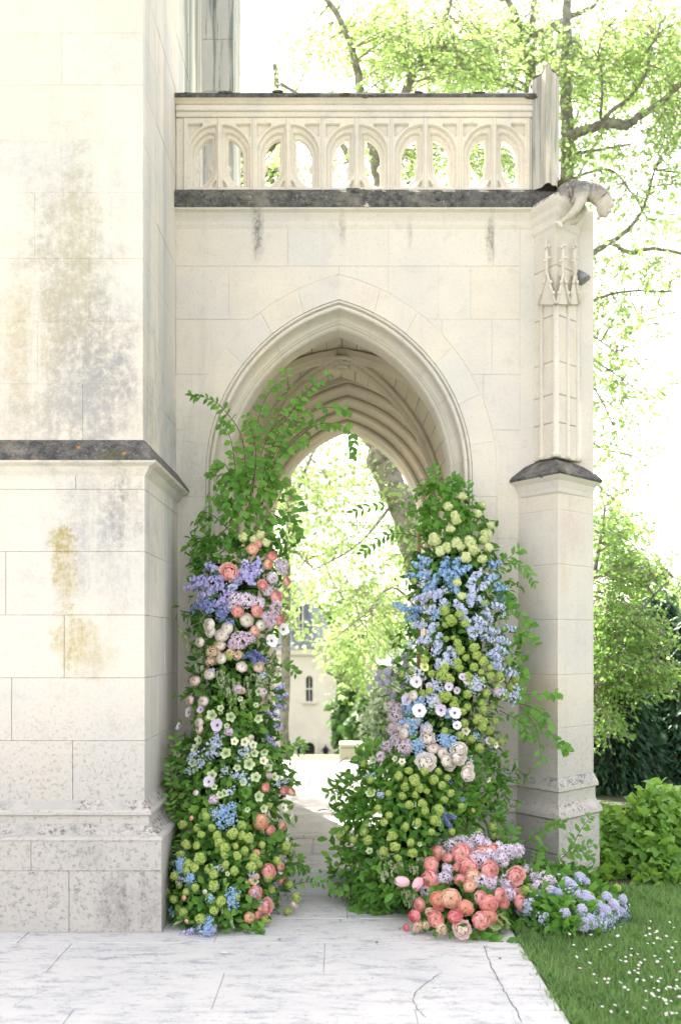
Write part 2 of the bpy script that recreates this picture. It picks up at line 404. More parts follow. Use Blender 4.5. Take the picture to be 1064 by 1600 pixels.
crack([(520, 1502), (600, 1513), (690, 1517)], .001, pave)
crack([(20, 1575), (40, 1560), (75, 1548)], .001, pave)

# ---- raised court inside and behind the porch, with a step in front
mb = MB(); v, f = bev_box(-1.10, 1.0, -.44, .45, -.06, .155); mb.add(v, f)
v, f = bev_box(-3.0, 1.35, 2.4, 5.45, -1.6, .150); mb.add(v, f)
v, f = bev_box(-.98, 1.15, .46, 2.39, -.06, .152); mb.add(v, f)
court = structure(link('courtyard', fix_normals(mb.mesh('courtyard', M['slab']))))
for x0, x1 in ((-1.08, -.36), (-.354, .40), (.406, 1.02)):
    box_obj('step_slab', (x0, x1, -.452+U(-.004, .004), .02, -.02, .1635+U(-.001, .001)), M['slab'], court, .012)
yr = [.026, .55, 1.2, 1.8, 2.45, 3.2, 4.0, 4.75, 5.5]
for i in range(len(yr)-1):
    x = -.95 if yr[i] < 2.4 else -3.0; xm = 1.1 if yr[i] < 2.4 else 1.33
    while x < xm-.2:
        x1 = min(xm, x+U(.6, 1.1)); box_obj('court_slab', (x+.003, x1-.003, yr[i]+.003, yr[i+1]-.003, .09, .164+U(-.0015, .0015)), M['court'], court, .005); x = x1

# ================================================================== STONEWORK TOOLS
def offset_poly(poly, d):
    """outward offset of a counter-clockwise polygon with mitred corners"""
    n = len(poly); out = []
    for i in range(n):
        p0, p1, p2 = Vector(poly[i-1]), Vector(poly[i]), Vector(poly[(i+1) % n])
        a = (p1-p0).normalized(); b = (p2-p1).normalized()
        na = Vector((a.y, -a.x)); nb = Vector((b.y, -b.x)); k = 1+na.dot(nb)
        out.append(p1+(na+nb)*(d/max(k, .25)))
    return out
def stack(mb, poly, prof, mi=0, caps=(True, True)):
    """rings of the polygon offset by prof[i][0] at height prof[i][1]; an optional third value is the material of the band above"""
    n = len(poly); v = []; o0 = len(mb.v)
    for p in prof: v += [(q.x, q.y, p[1]) for q in offset_poly(poly, p[0])]
    for i in range(len(prof)-1):
        k = prof[i][2] if len(prof[i]) > 2 else mi
        fs = [(i*n+j, i*n+(j+1) % n, (i+1)*n+(j+1) % n, (i+1)*n+j) for j in range(n)]
        o = len(mb.v)
        if i == 0: mb.add(v, fs, k); base = o
        else:
            for f in fs: mb.f.append(tuple(base+q for q in f)); mb.m.append(k)
    L = (len(prof)-1)*n
    if caps[0]: mb.f.append(tuple(base+j for j in range(n))[::-1]); mb.m.append(mi)
    if caps[1]: mb.f.append(tuple(base+L+j for j in range(n))); mb.m.append(mi)
def wall_stone(poly, y, depth, mat, parent, name='stone_block', c=.0016):
    """poly: counter-clockwise (x, z) outline seen from the front; a block set into a wall facing -Y"""
    n = len(poly); ins = offset_poly(poly, -c); mb = MB()
    v = [(p.x, y, p.y) for p in ins]+[(p[0], y+c, p[1]) for p in poly]+[(p[0], y+depth, p[1]) for p in poly]
    f = [tuple(range(n))]
    for j in range(n):
        k = (j+1) % n; f += [(n+j, n+k, k, j), (2*n+j, 2*n+k, n+k, n+j)]
    mb.add(v, f); return link(name, mb.mesh(name, mat), parent)

# ================================================================== TOWER (left)
TX, TYF, TYB = -1.117, -1.13, 3.0
tower = thing('stone_tower', 'tall cream limestone tower wall with lichen stains and a dark stone ledge', 'tower', (-2.6, 0, 0))
mb = MB(); v, f = bev_box(-4.6, TX-.0012, TYF+.0012, TYB, 0, 8.6); mb.add(v, f)
link('wall_core', fix_normals(mb.mesh('wall_core', M['tower'])), tower)
cy = [-230, -140, -30, 52, 133, 220, 301, 404, 502, 600, 700]
vj = {0: [20], 1: [140], 2: [-40, 150], 3: [97], 4: [-30, 160], 5: [97], 6: [55], 7: [-60, 140], 8: [60], 9: [130], 10: [0]}
rect_front = [(-4.6, TYF), (TX, TYF), (TX, 0), (-4.6, 0)]
def tower_course(z0, z1, joints, depths, proud=0.0, extra=None):
    xs_ = sorted(set([-4.55]+[-3.6+U(-.2, .2)]+[wx(j, TYF) for j in joints]))+[TX+proud]
    for i in range(len(xs_)-1):
        last = i == len(xs_)-2
        yb = TYF+depths[0] if last else TYF+.3
        box_obj('stone_block', (xs_[i]+.0012, xs_[i+1]-(0 if last else .0012), TYF-proud+U(-.002, .0003), yb-.002, z0+.0008, z1-.0008), M['tower'], tower, .0016)
    y = TYF+depths[0]
    for d in depths[1:]:
        box_obj('stone_block', (TX-.3, TX+proud+U(-.0005, .0025), y+.0012, min(y+d, 4)-.0012, z0+.0008, z1-.0008), M['tower'], tower, .0016); y += d
for i in range(len(cy)-1):
    z1, z0 = wz(cy[i], TYF), wz(cy[i+1], TYF)
    a = [.42, .71] if i % 2 else [.70, .43]
    if z1 > 4.5: a = a+[.6, .7, .55]
    tower_course(z0, z1, vj[i], a)
lo = [740, 765, 862, 961, 1059, 1157, 1252]
vl = {0: [120], 1: [-30], 2: [11], 3: [102], 4: [20], 5: [115]}
for i in range(len(lo)-1):
    tower_course(wz(lo[i+1], TYF), wz(lo[i], TYF), vl[i], [.62, .51] if i % 2 else [.38, .75], .012)
for o_ in ((1314, 1361, [60]), (1361, 1460, [118])):
    tower_course(max(wz(o_[1], -1.26), .0), wz(o_[0], -1.26), o_[2], [.75, .38], .128)
# ledge with lichened weathering on top
mb = MB(); zl = wz(690, -1.2)
stack(mb, rect_front, [(0, wz(748, -1.15)), (.02, wz(740, -1.15)), (.03, wz(735, -1.18)), (.045, wz(727, -1.2)), (.085, wz(722, -1.22)), (.092, wz(719, -1.22), 1), (.088, wz(713, -1.22), 1), (.012, wz(688, -1.15), 1), (-.05, wz(680, -1.13))], 0)
link('ledge', mb.mesh('ledge', [M['tower'], M['lichen_o']]), tower)
# moulded plinth: two rolls with sooty weathering
mb = MB()
stack(mb, rect_front, [(.010, wz(1250, -1.15)), (.020, wz(1256, -1.17), 1), (.046, wz(1266, -1.19), 1), (.058, wz(1270, -1.2)), (.058, wz(1274, -1.2)), (.040, wz(1277, -1.2)), (.046, wz(1288, -1.2)), (.066, wz(1296, -1.21), 1), (.10, wz(1305, -1.24), 1), (.128, wz(1308, -1.26)), (.134, wz(1313, -1.26)), (.115, wz(1318, -1.26))][::-1], 0)
m = NT('sooty_limestone'); P = m.pos(); a = m.noise(P, 34, 7, .85); b = m.noise(P, 5, 3); c_ = m.noise(P, 3.0, 2)
col = m.mix(m.ramp(b, .4, .6), C(.50, .47, .42), C(.42, .405, .38)); col = m.mix(m.math('MULTIPLY', m.math('MULTIPLY', m.ramp(a, .47, .60), m.ramp(c_, .36, .56)), .9), col, C(.05, .055, .065))
M['sooty'] = m.done(m.principled(col, .9, a, .6, .01))
link('plinth_moulding', mb.mesh('plinth_moulding', [M['tower'], M['sooty']]), tower)
# stained buttress further back on the same building
mb = MB(); v, f = bev_box(TX-.2, -.868, 1.32, 1.85, 4.3, 8.4); mb.add(v, f)
b_ = link('buttress', fix_normals(mb.mesh('buttress', M['stained'])), tower)
for i, z in enumerate(np.arange(4.4, 8.2, .42)):
    box_obj('stone_block', (TX-.1, -.862+U(-.002, .002), 1.313, 1.856, z+.002, z+.418), M['stained'], b_, .006)

# ================================================================== PORCH
porch = thing('stone_porch', 'gothic limestone porch with pointed archway, pierced parapet and corner pier', 'porch', (.2, 1.2, 0))
AX, ZS, HW, R = -.01, wz(740), 208/230., 282/230.
CC = R-HW; BAND = .165
PR = wx(812)                     # right end of the flat front wall
def arch_half(z, off=0.0):
    """half width of the arch outline enlarged by off at height z"""
    r = R+off
    if z <= ZS: return HW+off
    q = r*r-(z-ZS)**2
    return math.sqrt(q)-CC if q > CC*CC else 0.0
apex_out = ZS+math.sqrt((R+BAND)**2-CC**2)
# core of the front wall (mortar plane), cut round the arch
def cut_rect(x0, x1, z0, z1, off, step=.03):
    """counter-clockwise outline of a rect minus the arch (right half of the wall, AX = 0 based)"""
    zs = [z0]+[z for z in np.arange(math.ceil(z0/step)*step, z1, step) if z > z0+.004 and z < z1-.004]+[z1]
    if z0 < apex_out < z1: zs = sorted(zs+[apex_out])
    left = []
    for z in zs:
        xl = max(x0, arch_half(z, off))
        if xl < x1-.004: left.append((xl, z))
    if len(left) < 2: return None
    pts = [(x1, left[0][1]), (x1, left[-1][1])]+left[::-1]
    out = []
    for p in pts:
        if not out or (Vector(p)-Vector(out[-1])).length > .002: out.append(p)
    cl = [out[0]]
    for i in range(1, len(out)):
        if i < len(out)-1:
            a = Vector(out[i])-Vector(cl[-1]); b = Vector(out[i+1])-Vector(out[i])
            if abs(a.x*b.y-a.y*b.x) < 1e-7: continue
        cl.append(out[i])
    return cl if len(cl) > 2 else None
ZTOP = wz(352)
for s in (1, -1):
    lim = (PR+.5-AX) if s > 0 else (AX-TX)
    pl = cut_rect(0, lim, 0.0, ZTOP+.1, BAND-.01)
    pl = [(AX+s*p[0], p[1]) for p in pl]
    if s < 0: pl = pl[::-1]
    wall_stone(pl, .0012, .40, M['porch'], porch, 'wall_core')
pc = [355, 416, 499, 585, 672, 757, 842, 927, 1012, 1097, 1182, 1262, 1320, 1380]
jr = {0: [607, 770], 1: [606, 685, 735], 2: [690, 768], 3: [755], 4: [775], 5: [], 6: [778], 7: [], 8: [775], 9: [], 10: [780], 11: [], 12: [770]}
jl = {0: [450], 1: [358], 2: [330], 3: [300], 4: [], 5: [302], 6: [], 7: [305], 8: [], 9: [300], 10: [], 11: [], 12: []}
for i in range(len(pc)-1):
    z1, z0 = wz(pc[i]), max(wz(pc[i+1]), 0.0)
    e = [0]+[wx(j)-AX for j in jr[i]]+[PR-AX]
    if i == 0: e = e[1:] ; e = [-(AX-wx(450))]+e      # one long block over the middle
    for a, b in zip(e[:-1], e[1:]):
        if i == 0 and a < 0:
            pl = [(a, z0), (b, z0), (b, z1), (a, z1)]; pl = [(AX+p[0], p[1]) for p in pl]
        else:
            pl = cut_rect(a, b, z0, z1, BAND)
            if not pl: continue
            pl = [(AX+p[0], p[1]) for p in pl]
        pl = [(p.x, p.y) for p in offset_poly(pl, -.0009)]
        wall_stone(pl, U(-.003, .0005), .1, M['porch'], porch)
    e = [AX-TX]+[AX-wx(j) for j in jl[i]]+([0] if i else [])
    for b, a in zip(e[:-1], e[1:]):
        pl = cut_rect(a, b, z0, z1, BAND)
        if not pl: continue
        pl = [(AX-p[0], p[1]) for p in pl][::-1]
        pl = [(p.x, p.y) for p in offset_poly(pl, -.0009)]
        wall_stone(pl, U(-.003, .0005), .1, M['porch'], porch)
# --- swept arch stones
def arch_pt(u, t, s, cx, zs, hw, r, z0):
    """u < 0: jamb (height fraction -1..0); u in 0..1: along the curve. t = offset inwards"""
    cc = r-hw
    if u < 0: return cx+s*(hw-t), zs+(zs-z0)*u
    th = u*math.acos(min(1, cc/(r-t))); return cx+s*((r-t)*math.cos(th)-cc), zs+(r-t)*math.sin(th)
def arch_stones(prof, us, mat, name, parent, cx, zs, hw, r, z0, gap=.0006, sides=(1, -1)):
    plen = (zs-z0)
    for s in sides:
        for a, b in zip(us[:-1], us[1:]):
            n = 2 if b <= 0 else max(3, int((b-a)*16)+2)
            ga = gap/plen if a < 0 else gap/(r*1.2); gb = gap/plen if b <= 0 else (0 if b > .999 else gap/(r*1.2))
            tt = np.linspace(a+ga, b-gb, n); dy = U(-.0012, .0012); mb = MB(); v = []; k = len(prof)
            for u in tt:
                for (t, y) in prof:
                    x, z = arch_pt(u, t, s, cx, zs, hw, r, z0); v.append((x, y+dy, z))
            f = [(i*k+j, i*k+j+1, (i+1)*k+j+1, (i+1)*k+j) for i in range(n-1) for j in range(k-1)]
            f += [(i*k+k-1, i*k, (i+1)*k, (i+1)*k+k-1) for i in range(n-1)]
            f += [tuple(range(k)), tuple((n-1)*k+j for j in range(k))[::-1]]
            mb.add(v, f); link(name, fix_normals(mb.mesh(name, mat)), parent)
ju = [-1, -.84, -.68, -.52, -.36, -.2, -.06]
# flat outer ring of voussoirs, flush with the wall
arch_stones([(-BAND, .10), (-BAND, .0015), (-BAND+.0015, 0), (-.004, 0), (-.002, .002), (-.002, .10)], [-.06, .12, .3, .5, .68, .84, 1.0], M['porch'], 'voussoir', porch, AX, ZS, HW, R, .16)
arch_stones([(-BAND, .10), (-BAND, .0015), (-BAND+.0015, 0), (-.004, 0), (-.002, .002), (-.002, .10)], ju, M['porch'], 'jamb_stone', porch, AX, ZS, HW, R, .16)
# moulded inner order
arc = lambda cx, cy, r, a0, a1, n: [(cx+r*math.cos(math.radians(a0+(a1-a0)*i/n)), cy+r*math.sin(math.radians(a0+(a1-a0)*i/n))) for i in range(n+1)]
near = [(-.002, .12), (-.002, .012), (.006, .004), (.018, .004), (.024, .012), (.028, .03)]
near += arc(.052, .036, .022, 190, 400, 7)
near += [(.066, .066), (.070, .080)]+[(.070+.062*(1-math.cos(a))*.9, .080+.075*math.sin(a)) for a in np.linspace(.15, 1.5, 6)]
near += [(.130, .165), (.142, .172), (.150, .188), (.166, .196), (.178, .215), (.180, .24), (.180, .40), (.150, .42), (-.02, .42)]
near = [(t_*.72 if t_ > 0 else t_, y_) for t_, y_ in near]
arch_stones(near, ju+[.06, .2, .36, .52, .68, .84, 1.0], M['porch'], 'arch_moulding', porch, AX, ZS, HW, R, .16)
# vault cells
YV0, YV1 = .42, 1.98
RV = R+.02; 
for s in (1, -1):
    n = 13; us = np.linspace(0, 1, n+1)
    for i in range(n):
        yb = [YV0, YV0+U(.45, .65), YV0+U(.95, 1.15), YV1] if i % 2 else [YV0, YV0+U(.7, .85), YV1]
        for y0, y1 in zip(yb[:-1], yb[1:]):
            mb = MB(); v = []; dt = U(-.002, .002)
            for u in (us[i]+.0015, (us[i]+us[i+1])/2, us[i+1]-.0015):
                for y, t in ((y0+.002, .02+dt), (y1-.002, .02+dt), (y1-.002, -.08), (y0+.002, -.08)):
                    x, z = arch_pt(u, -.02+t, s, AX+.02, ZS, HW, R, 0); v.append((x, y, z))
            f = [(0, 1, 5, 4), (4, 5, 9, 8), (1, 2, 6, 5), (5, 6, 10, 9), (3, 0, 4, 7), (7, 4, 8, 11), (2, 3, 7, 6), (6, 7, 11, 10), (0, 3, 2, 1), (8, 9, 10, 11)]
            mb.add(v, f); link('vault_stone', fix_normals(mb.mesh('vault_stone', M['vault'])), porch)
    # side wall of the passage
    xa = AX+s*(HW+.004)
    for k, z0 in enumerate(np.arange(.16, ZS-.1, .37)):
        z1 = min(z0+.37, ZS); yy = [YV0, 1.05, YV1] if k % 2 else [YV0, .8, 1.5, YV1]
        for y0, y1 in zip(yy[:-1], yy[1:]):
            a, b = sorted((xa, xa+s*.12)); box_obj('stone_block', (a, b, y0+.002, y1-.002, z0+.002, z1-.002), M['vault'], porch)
# diagonal ribs and boss
YB = 1.18
def rib(x1, y1):
    mb = MB(); pts = []
    for q in np.linspace(0, 1, 16):
        x = x1*(1-q); th = abs(x); z = ZS+math.sqrt(max((R-.02)**2-(th+CC)**2, 1e-6)) if th+CC < R-.02 else ZS
        pts.append(Vector((AX+.02*q+x, y1+(YB-y1)*q, z-.01)))
    prof = [(-.05, .03), (-.05, -.015), (-.030, -.03), (-.022, -.05), (0, -.066), (.022, -.05), (.030, -.03), (.05, -.015), (.05, .03)]
    v = []; k = len(prof)
    for i, p in enumerate(pts):
        t = (pts[min(i+1, 15)]-pts[max(i-1, 0)]).normalized(); side = t.cross(Vector((0, 0, 1))).normalized(); up = side.cross(t)
        for a, b in prof: v.append(p+side*a+up*b)
    f = [(i*k+j, i*k+(j+1) % k, (i+1)*k+(j+1) % k, (i+1)*k+j) for i in range(15) for j in range(k)]
    mb.add(v, f); link('vault_rib', fix_normals(mb.mesh('vault_rib', M['vault'])), porch)
for s in (1, -1): rib(s*.875, YV0+.02); rib(s*.875, YV1-.02)
mb = MB(); zb = ZS+math.sqrt(R*R-CC*CC)-.09
for rr, zz, n in ((.125, 0, 14), (.085, -.022, 12), (.045, -.04, 10)):
    ring = [Vector((AX+.02+rr*math.cos(a), YB+rr*math.sin(a), zb+zz)) for a in np.linspace(0, 2*math.pi, n+1)]
    mb.tube(ring, [.020+.006*math.sin(5*a) for a in np.linspace(0, 2*math.pi, n+1)], 6, 0, False)
for k in range(8):
    a = k*math.pi/4; p = Vector((AX+.02+.09*math.cos(a), YB+.09*math.sin(a), zb-.012)); mb.tube([p, p+Vector((0, 0, -.03))], [.03, .008], 6)
v, f = bev_box(AX-.08, AX+.12, YB-.1, YB+.1, zb-.005, zb+.09, .02); mb.add(v, f)
link('vault_boss', mb.mesh('vault_boss', M['vault'], True), porch)
# far arch of several stepped orders
FX, FHW, FR_ = .06, .70+.28, .70+.28+.30
far = [(-.06, 2.02), (-.06, 1.98)]
t = 0.0; y = 1.98
for k in range(4):
    far += [(t, y), (t+.012, y+.012)]+[(t+.030+.022*math.cos(a), y+.04+.026*math.sin(a)) for a in np.linspace(math.radians(200), math.radians(380), 5)]
    t += .070; y += .155; far += [(t-.016, y-.05), (t-.004, y-.012)]
far += [(t, y), (t, 2.80), (t-.1, 2.86), (-.06, 2.86)]
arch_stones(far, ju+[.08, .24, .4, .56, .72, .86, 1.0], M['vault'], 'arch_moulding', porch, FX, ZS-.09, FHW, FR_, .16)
# body of the porch above the vault and its right side wall, kept behind the facing stones
mb = MB()
for s in (1, -1):
    us = np.linspace(0, 1, 14); v = []
    for u in us:
        x, z = arch_pt(u, -.10, s, AX+.01, ZS, HW, R, 0)
        v += [(x, .41, z), (x, 2.84, z), (x, 2.84, 4.55), (x, .41, 4.55)]
    f = [(i*4+j, i*4+(j+1) % 4, i*4+4+(j+1) % 4, i*4+4+j) for i in range(13) for j in range(4)]+[(0, 1, 2, 3)]
    mb.add(v, f)
v, f = bev_box(AX+HW+.10, 1.44, .38, 2.84, 0, 4.56); mb.add(v, f)
v, f = bev_box(TX+.002, AX-HW-.10, .38, 2.84, 0, 4.56); mb.add(v, f)
v, f = bev_box(TX+.002, 1.47, .05, 2.86, 4.40, 4.63); mb.add(v, f)
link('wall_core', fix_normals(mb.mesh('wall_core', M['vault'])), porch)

# --- corner pier (diagonal buttress)
pier = [(wx(800), .06), (wx(812), -.02), (wx(871, -.30), -.30), (wx(925), .0), (1.50, .30), (1.20, .34)]
def drum(z0, z1, poly, off=0.0, name='stone_block', mat='porch', c=.0045):
    mb = MB(); q = off+U(-.001, .001); stack(mb, poly, [(q-c, z0+.0015), (q, z0+.0015+c), (q, z1-.0015-c), (q-c, z1-.0015)])
    return link(name, mb.mesh(name, M[mat]), porch)
mb = MB(); stack(mb, pier, [(-.003, 0), (-.003, wz(770))]); link('pier_core', mb.mesh('pier_core', M['porch']), porch)
pj = [778, 805, 887, 970, 1053, 1133, 1208]
for a, b in zip(pj[:-1], pj[1:]): drum(wz(b), wz(a), pier)
drum(wz(1256)-.01, wz(1217), pier, .016); drum(wz(1320), wz(1262), pier, .035); drum(0, wz(1320), pier, .037)
mb = MB()
stack(mb, pier, [(-.01, wz(1206)), (.008, wz(1208), 1), (.030, wz(1220), 1), (.032, wz(1226)), (.012, wz(1229)), (.016, wz(1246)), (.024, wz(1250), 1), (.050, wz(1260), 1), (.054, wz(1266)), (.034, wz(1270))][::-1])
link('base_moulding', mb.mesh('base_moulding', [M['porch'], M['sooty']]), porch)
# same moulding along the foot of the front wall
for x0, x1 in ((AX+HW+.02, PR+.01), (TX+.0, AX-HW-.02)):
    mb = MB(); pl = [(x0, 0.0), (x1, 0.0), (x1, .08), (x0, .08)]
    stack(mb, pl, [(-.01, wz(1206)), (.008, wz(1208), 1), (.026, wz(1220), 1), (.028, wz(1226)), (.012, wz(1229)), (.016, wz(1246)), (.024, wz(1250), 1), (.046, wz(1260), 1), (.05, wz(1266)), (.034, wz(1270)), (.034, 0.0)][::-1])
    link('base_moulding', mb.mesh('base_moulding', [M['porch'], M['sooty']]), porch)
# weathered pier cap
mb = MB(); cap = [(wx(806), .06), (wx(815), -.03), (wx(871, -.30), -.30), (wx(921), .0), (1.50, .30), (1.20, .34)]
stack(mb, cap, [(.0, wz(781)), (.012, wz(778)), (.016, wz(772)), (.030, wz(762)), (.052, wz(757)), (.060, wz(755), 1), (.068, wz(752), 1), (.056, wz(747), 1), (-.03, wz(730), 1), (-.10, wz(722), 1), (-.14, wz(712))])
o = link('pier_cap', mb.mesh('pier_cap', [M['porch'], M['lichen']]), porch)
def lump(name, c, r, mat, parent, amp=.25, seed=1):
    bm = bmesh.new(); bmesh.ops.create_icosphere(bm, subdivisions=3, radius=1.0); rr = random.Random(seed)
    ph = [(Vector((rr.uniform(-4, 4), rr.uniform(-4, 4), rr.uniform(-4, 4))), rr.uniform(0, 6)) for _ in range(8)]
    for v in bm.verts:
        d = sum(math.sin(v.co.dot(k)*1.6+p) for k, p in ph)/8
        v.co *= 1+amp*d+rr.uniform(-.03, .03)
        v.co = Vector((v.co.x*r[0], v.co.y*r[1], v.co.z*r[2]))+Vector(c)
    me = bpy.data.meshes.new(name); bm.to_mesh(me); bm.free(); me.materials.append(mat)
    me.polygons.foreach_set('use_smooth', [True]*len(me.polygons)); return link(name, me, parent)
lump('moss_clump', W(868, 741, -.25), (.10, .06, .028), M['mossy'], o, .5, 3)
lump('moss_clump', W(842, 742, -.13), (.05, .04, .015), M['lichen_pale'], o, .5, 5)
# upper pier: slim clustered shafts with gablets, crockets and finials
up = [(wx(829), .03), (wx(838), -.045), (wx(868, -.20), -.20), (wx(902), -.02), (1.42, .22), (1.15, .25)]
ups = [352, 430, 505, 575, 625, 668, 722]
for a, b in zip(ups[:-1], ups[1:]): drum(wz(b), wz(a), up, -.004, 'pier_stone', 'pale')
shafts = [(wx(846, -.08), -.078), (wx(868, -.19), -.190), (wx(886, -.10), -.098), (wx(900), -.012)]
def shaft(x, y, r, z0, z1):
    mb = MB(); mb.tube([(x, y, z0), (x, y, z0+.03), (x, y, z0+.035), (x, y, z1)], [r*1.5, r*1.4, r, r], 8); link('shaft', mb.mesh('shaft', M['pale'], True), porch)
for i, (x, y) in enumerate(shafts): shaft(x, y, (.017 if i in (0, 2) else .022), wz(722), wz(478))
for (pa, ya, pb, yb) in ((840, -.07, 866, -.215), (869, -.22, 888, -.125), (889, -.12, 904, -.025)):
    a0, b0, top = W(pa, 476, ya), W(pb, 476, yb), W((pa+pb)/2, 428, (ya+yb)/2-.015)
    mb = MB(); e_ = Vector((0, .03, 0)); nr_ = Vector((0, -.012, 0)); mb.add([a0+nr_, b0+nr_, top+nr_, a0+e_, b0+e_, top+e_], [(0, 1, 2), (3, 5, 4), (0, 3, 4, 1), (1, 4, 5, 2), (2, 5, 3, 0)]); link('gablet_panel', fix_normals(mb.mesh('gablet_panel', M['pale'])), porch)
    for p, q in ((a0, top), (b0, top)):
        mb = MB(); nrm = Vector((0, -.02, 0)); mb.tube([p+nrm, p.lerp(q, .5)+nrm, q+nrm], [.011, .009, .008], 6); link('gablet', mb.mesh('gablet', M['pale'], True), porch)
        for k in (.25, .6):
            c = p.lerp(q, k)+Vector((0, -.03, .016)); lump('crocket', c, (.012, .011, .014), M['pale'], porch, .3, int(k*10)+pa)
    mb = MB(); t0 = top+Vector((0, -.01, -.02)); mb.tube([t0, t0+Vector((0, 0, .10)), t0+Vector((0, 0, .115)), t0+Vector((0, .01, .26))], [.016, .009, .014, .004], 7)
    link('finial', mb.mesh('finial', M['pale'], True), porch)
    for k, dx in ((.10, -.016), (.12, .017), (.19, -.011), (.2, .012)): lump('crocket', t0+Vector((dx, -.008, k)), (.011, .010, .010), M['pale'], porch, .35, int(k*100)+pa)
# --- cornice over the wall
cor = [(TX+.001, 0.0), (wx(884), 0.0), (1.50, .2), (TX+.001, .2)]
mb = MB()
stack(mb, cor, [(-.02, wz(362)), (.004, wz(357)), (.012, wz(352)), (.014, wz(347)), (.022, wz(343)), (.040, wz(336)), (.066, wz(333)), (.070, wz(331), 1), (.076, wz(326), 1), (.076, wz(308), 1), (.045, wz(301), 1), (-.02, wz(297), 1), (-.06, wz(294))])
link('cornice', mb.mesh('cornice', [M['porch'], M['lichen']]), porch)
mb = MB(); stack(mb, up, [(-.004, wz(372)), (.006, wz(368)), (.008, wz(358)), (.022, wz(352)), (.026, wz(345)), (.045, wz(337)), (.05, wz(332), 1), (.045, wz(328), 1), (-.02, wz(318), 1), (-.08, wz(312))])
link('pier_capital', mb.mesh('pier_capital', [M['porch'], M['lichen_pale']]), porch)
# --- pierced parapet
ux0, uw = wx(290), 107/230.; zb0, zt0 = wz(299), wz(188); uh = zt0-zb0
def m_iv(v, k):
    """x interval (unit coordinates, left light of a bay) of the leaning teardrop opening at height v; k = 0 outer to 1 inner outline"""
    xl, xr = .06+.10*k, .455-.075*k; tc, tr_ = (.458, .46-.02*k), .41-.11*k; bc, br = (.06+.02*k, .34+.02*k), .40-.10*k
    if v > tc[1]:
        q = tr_**2-(v-tc[1])**2
        if q <= 0: return None
        xl = max(xl, tc[0]-math.sqrt(q))
    if v < bc[1]:
        q = br**2-(bc[1]-v)**2
        if q <= 0: return None
        xr = min(xr, bc[0]+math.sqrt(q))
    return (xl, xr) if xr-xl > .010 else None
def m_poly(k, cusp):
    L, Rr = [], []
    for v in np.linspace(.042+.03*k, .868-.13*k, 38):
        iv = m_iv(v, k)
        if not iv: continue
        a, b = iv
        if cusp: g = .042*math.exp(-((v-.33)/.035)**2); a += g; b -= g
        L.append((a, v)); Rr.append((b, v))
    return Rr+L[::-1]
def tri_top(): return [(.052, .885), (.050, .725), (.062, .715), (.100, .755), (.145, .79), (.195, .825), (.240, .850), (.252, .868), (.245, .885)]
def tri_bot(): return [(.398, .040), (.448, .040), (.450, .122), (.440, .124), (.426, .102), (.400, .058)]
def plate(name, holes, x0, x1, z0, z1, y0, th, bev, mat, parent):
    cu = bpy.data.curves.new(name, 'CURVE'); cu.dimensions = '2D'; cu.fill_mode = 'BOTH'
    cu.extrude = max(th/2-bev, .0005); cu.bevel_depth = bev; cu.bevel_resolution = 0; cu.offset = -bev
    for pts in [[(x0, z0), (x1, z0), (x1, z1), (x0, z1)]]+holes:
        sp = cu.splines.new('POLY'); sp.points.add(len(pts)-1); sp.use_cyclic_u = True
        for p, q in zip(sp.points, pts): p.co = (q[0], q[1], 0, 1)
    ob = bpy.data.objects.new(name, cu); COL.objects.link(ob)
    me = bpy.data.meshes.new_from_object(ob.evaluated_get(bpy.context.evaluated_depsgraph_get()))
    bpy.data.objects.remove(ob); bpy.data.curves.remove(cu)
    me.transform(Matrix(((1, 0, 0, 0), (0, 0, -1, y0+th/2), (0, 1, 0, 0), (0, 0, 0, 1)))); me.materials.clear(); me.materials.append(mat); fix_normals(me)
    return link(name, me, parent)
par = link('parapet', None) if False else None
rail = MB()
v, f = bev_box(TX+.003, wx(835), -.03, .12, wz(186), wz(166), .006); rail.add(v, f)
v, f = bev_box(TX+.003, wx(833), -.045, .125, wz(178), wz(170), .006); rail.add(v, f)
v, f = bev_box(TX+.003, ux0-.004, -.02, .105, zb0-.02, wz(186)-.002, .006); rail.add(v, f)
v, f = bev_box(ux0+5*uw+.004, wx(836), -.02, .105, zb0-.02, wz(186)-.002, .006); rail.add(v, f)
parapet = link('parapet', fix_normals(rail.mesh('parapet', M['pale'])), porch)
HA, HB, HC = [], [], []
mir = lambda pts: [(1-p[0], p[1]) for p in pts]
for b in range(5):
    x0 = ux0+b*uw; tr = lambda pts: [(x0+p[0]*uw, zb0+p[1]*uw*1.09) for p in pts]
    for q in (lambda p: p, mir):
        HA += [tr(q(m_poly(0.0, False))), tr(q(tri_top())), tr(q(tri_bot()))]; HB.append(tr(q(m_poly(.5, False)))); HC.append(tr(q(m_poly(1.0, True))))
xa_, xb_ = ux0-.002, ux0+5*uw+.002
plate('tracery_panel', HA, xa_, xb_, zb0-.015, wz(186), -.022, .12, .006, M['pale'], parapet)
plate('tracery_moulding', HB, xa_+.003, xb_-.003, zb0-.013, wz(187), .004, .07, .009, M['pale'], parapet)
plate('tracery_cusp', HC, xa_+.005, xb_-.005, zb0-.011, wz(188), .026, .035, .008, M['pale'], parapet)
for b in range(11):
    xm = ux0+b*uw/2; wd_ = .011 if b % 2 else .008
    box_obj('mullion', (xm-wd_, xm+wd_, -.032, .02, zb0-.01, wz(187)), M['pale'], parapet, .005)
mb = MB(); cp = [(TX+.003, -.03), (wx(838), -.03), (wx(838), .13), (TX+.003, .13)]
stack(mb, cp, [(0, wz(166)), (.012, wz(163)), (.030, wz(160), 1), (.034, wz(155), 1), (.02, wz(151), 1), (-.03, wz(148), 1), (-.06, wz(147))])
link('parapet_coping', mb.mesh('parapet_coping', [M['pale'], M['lichen']]), porch)
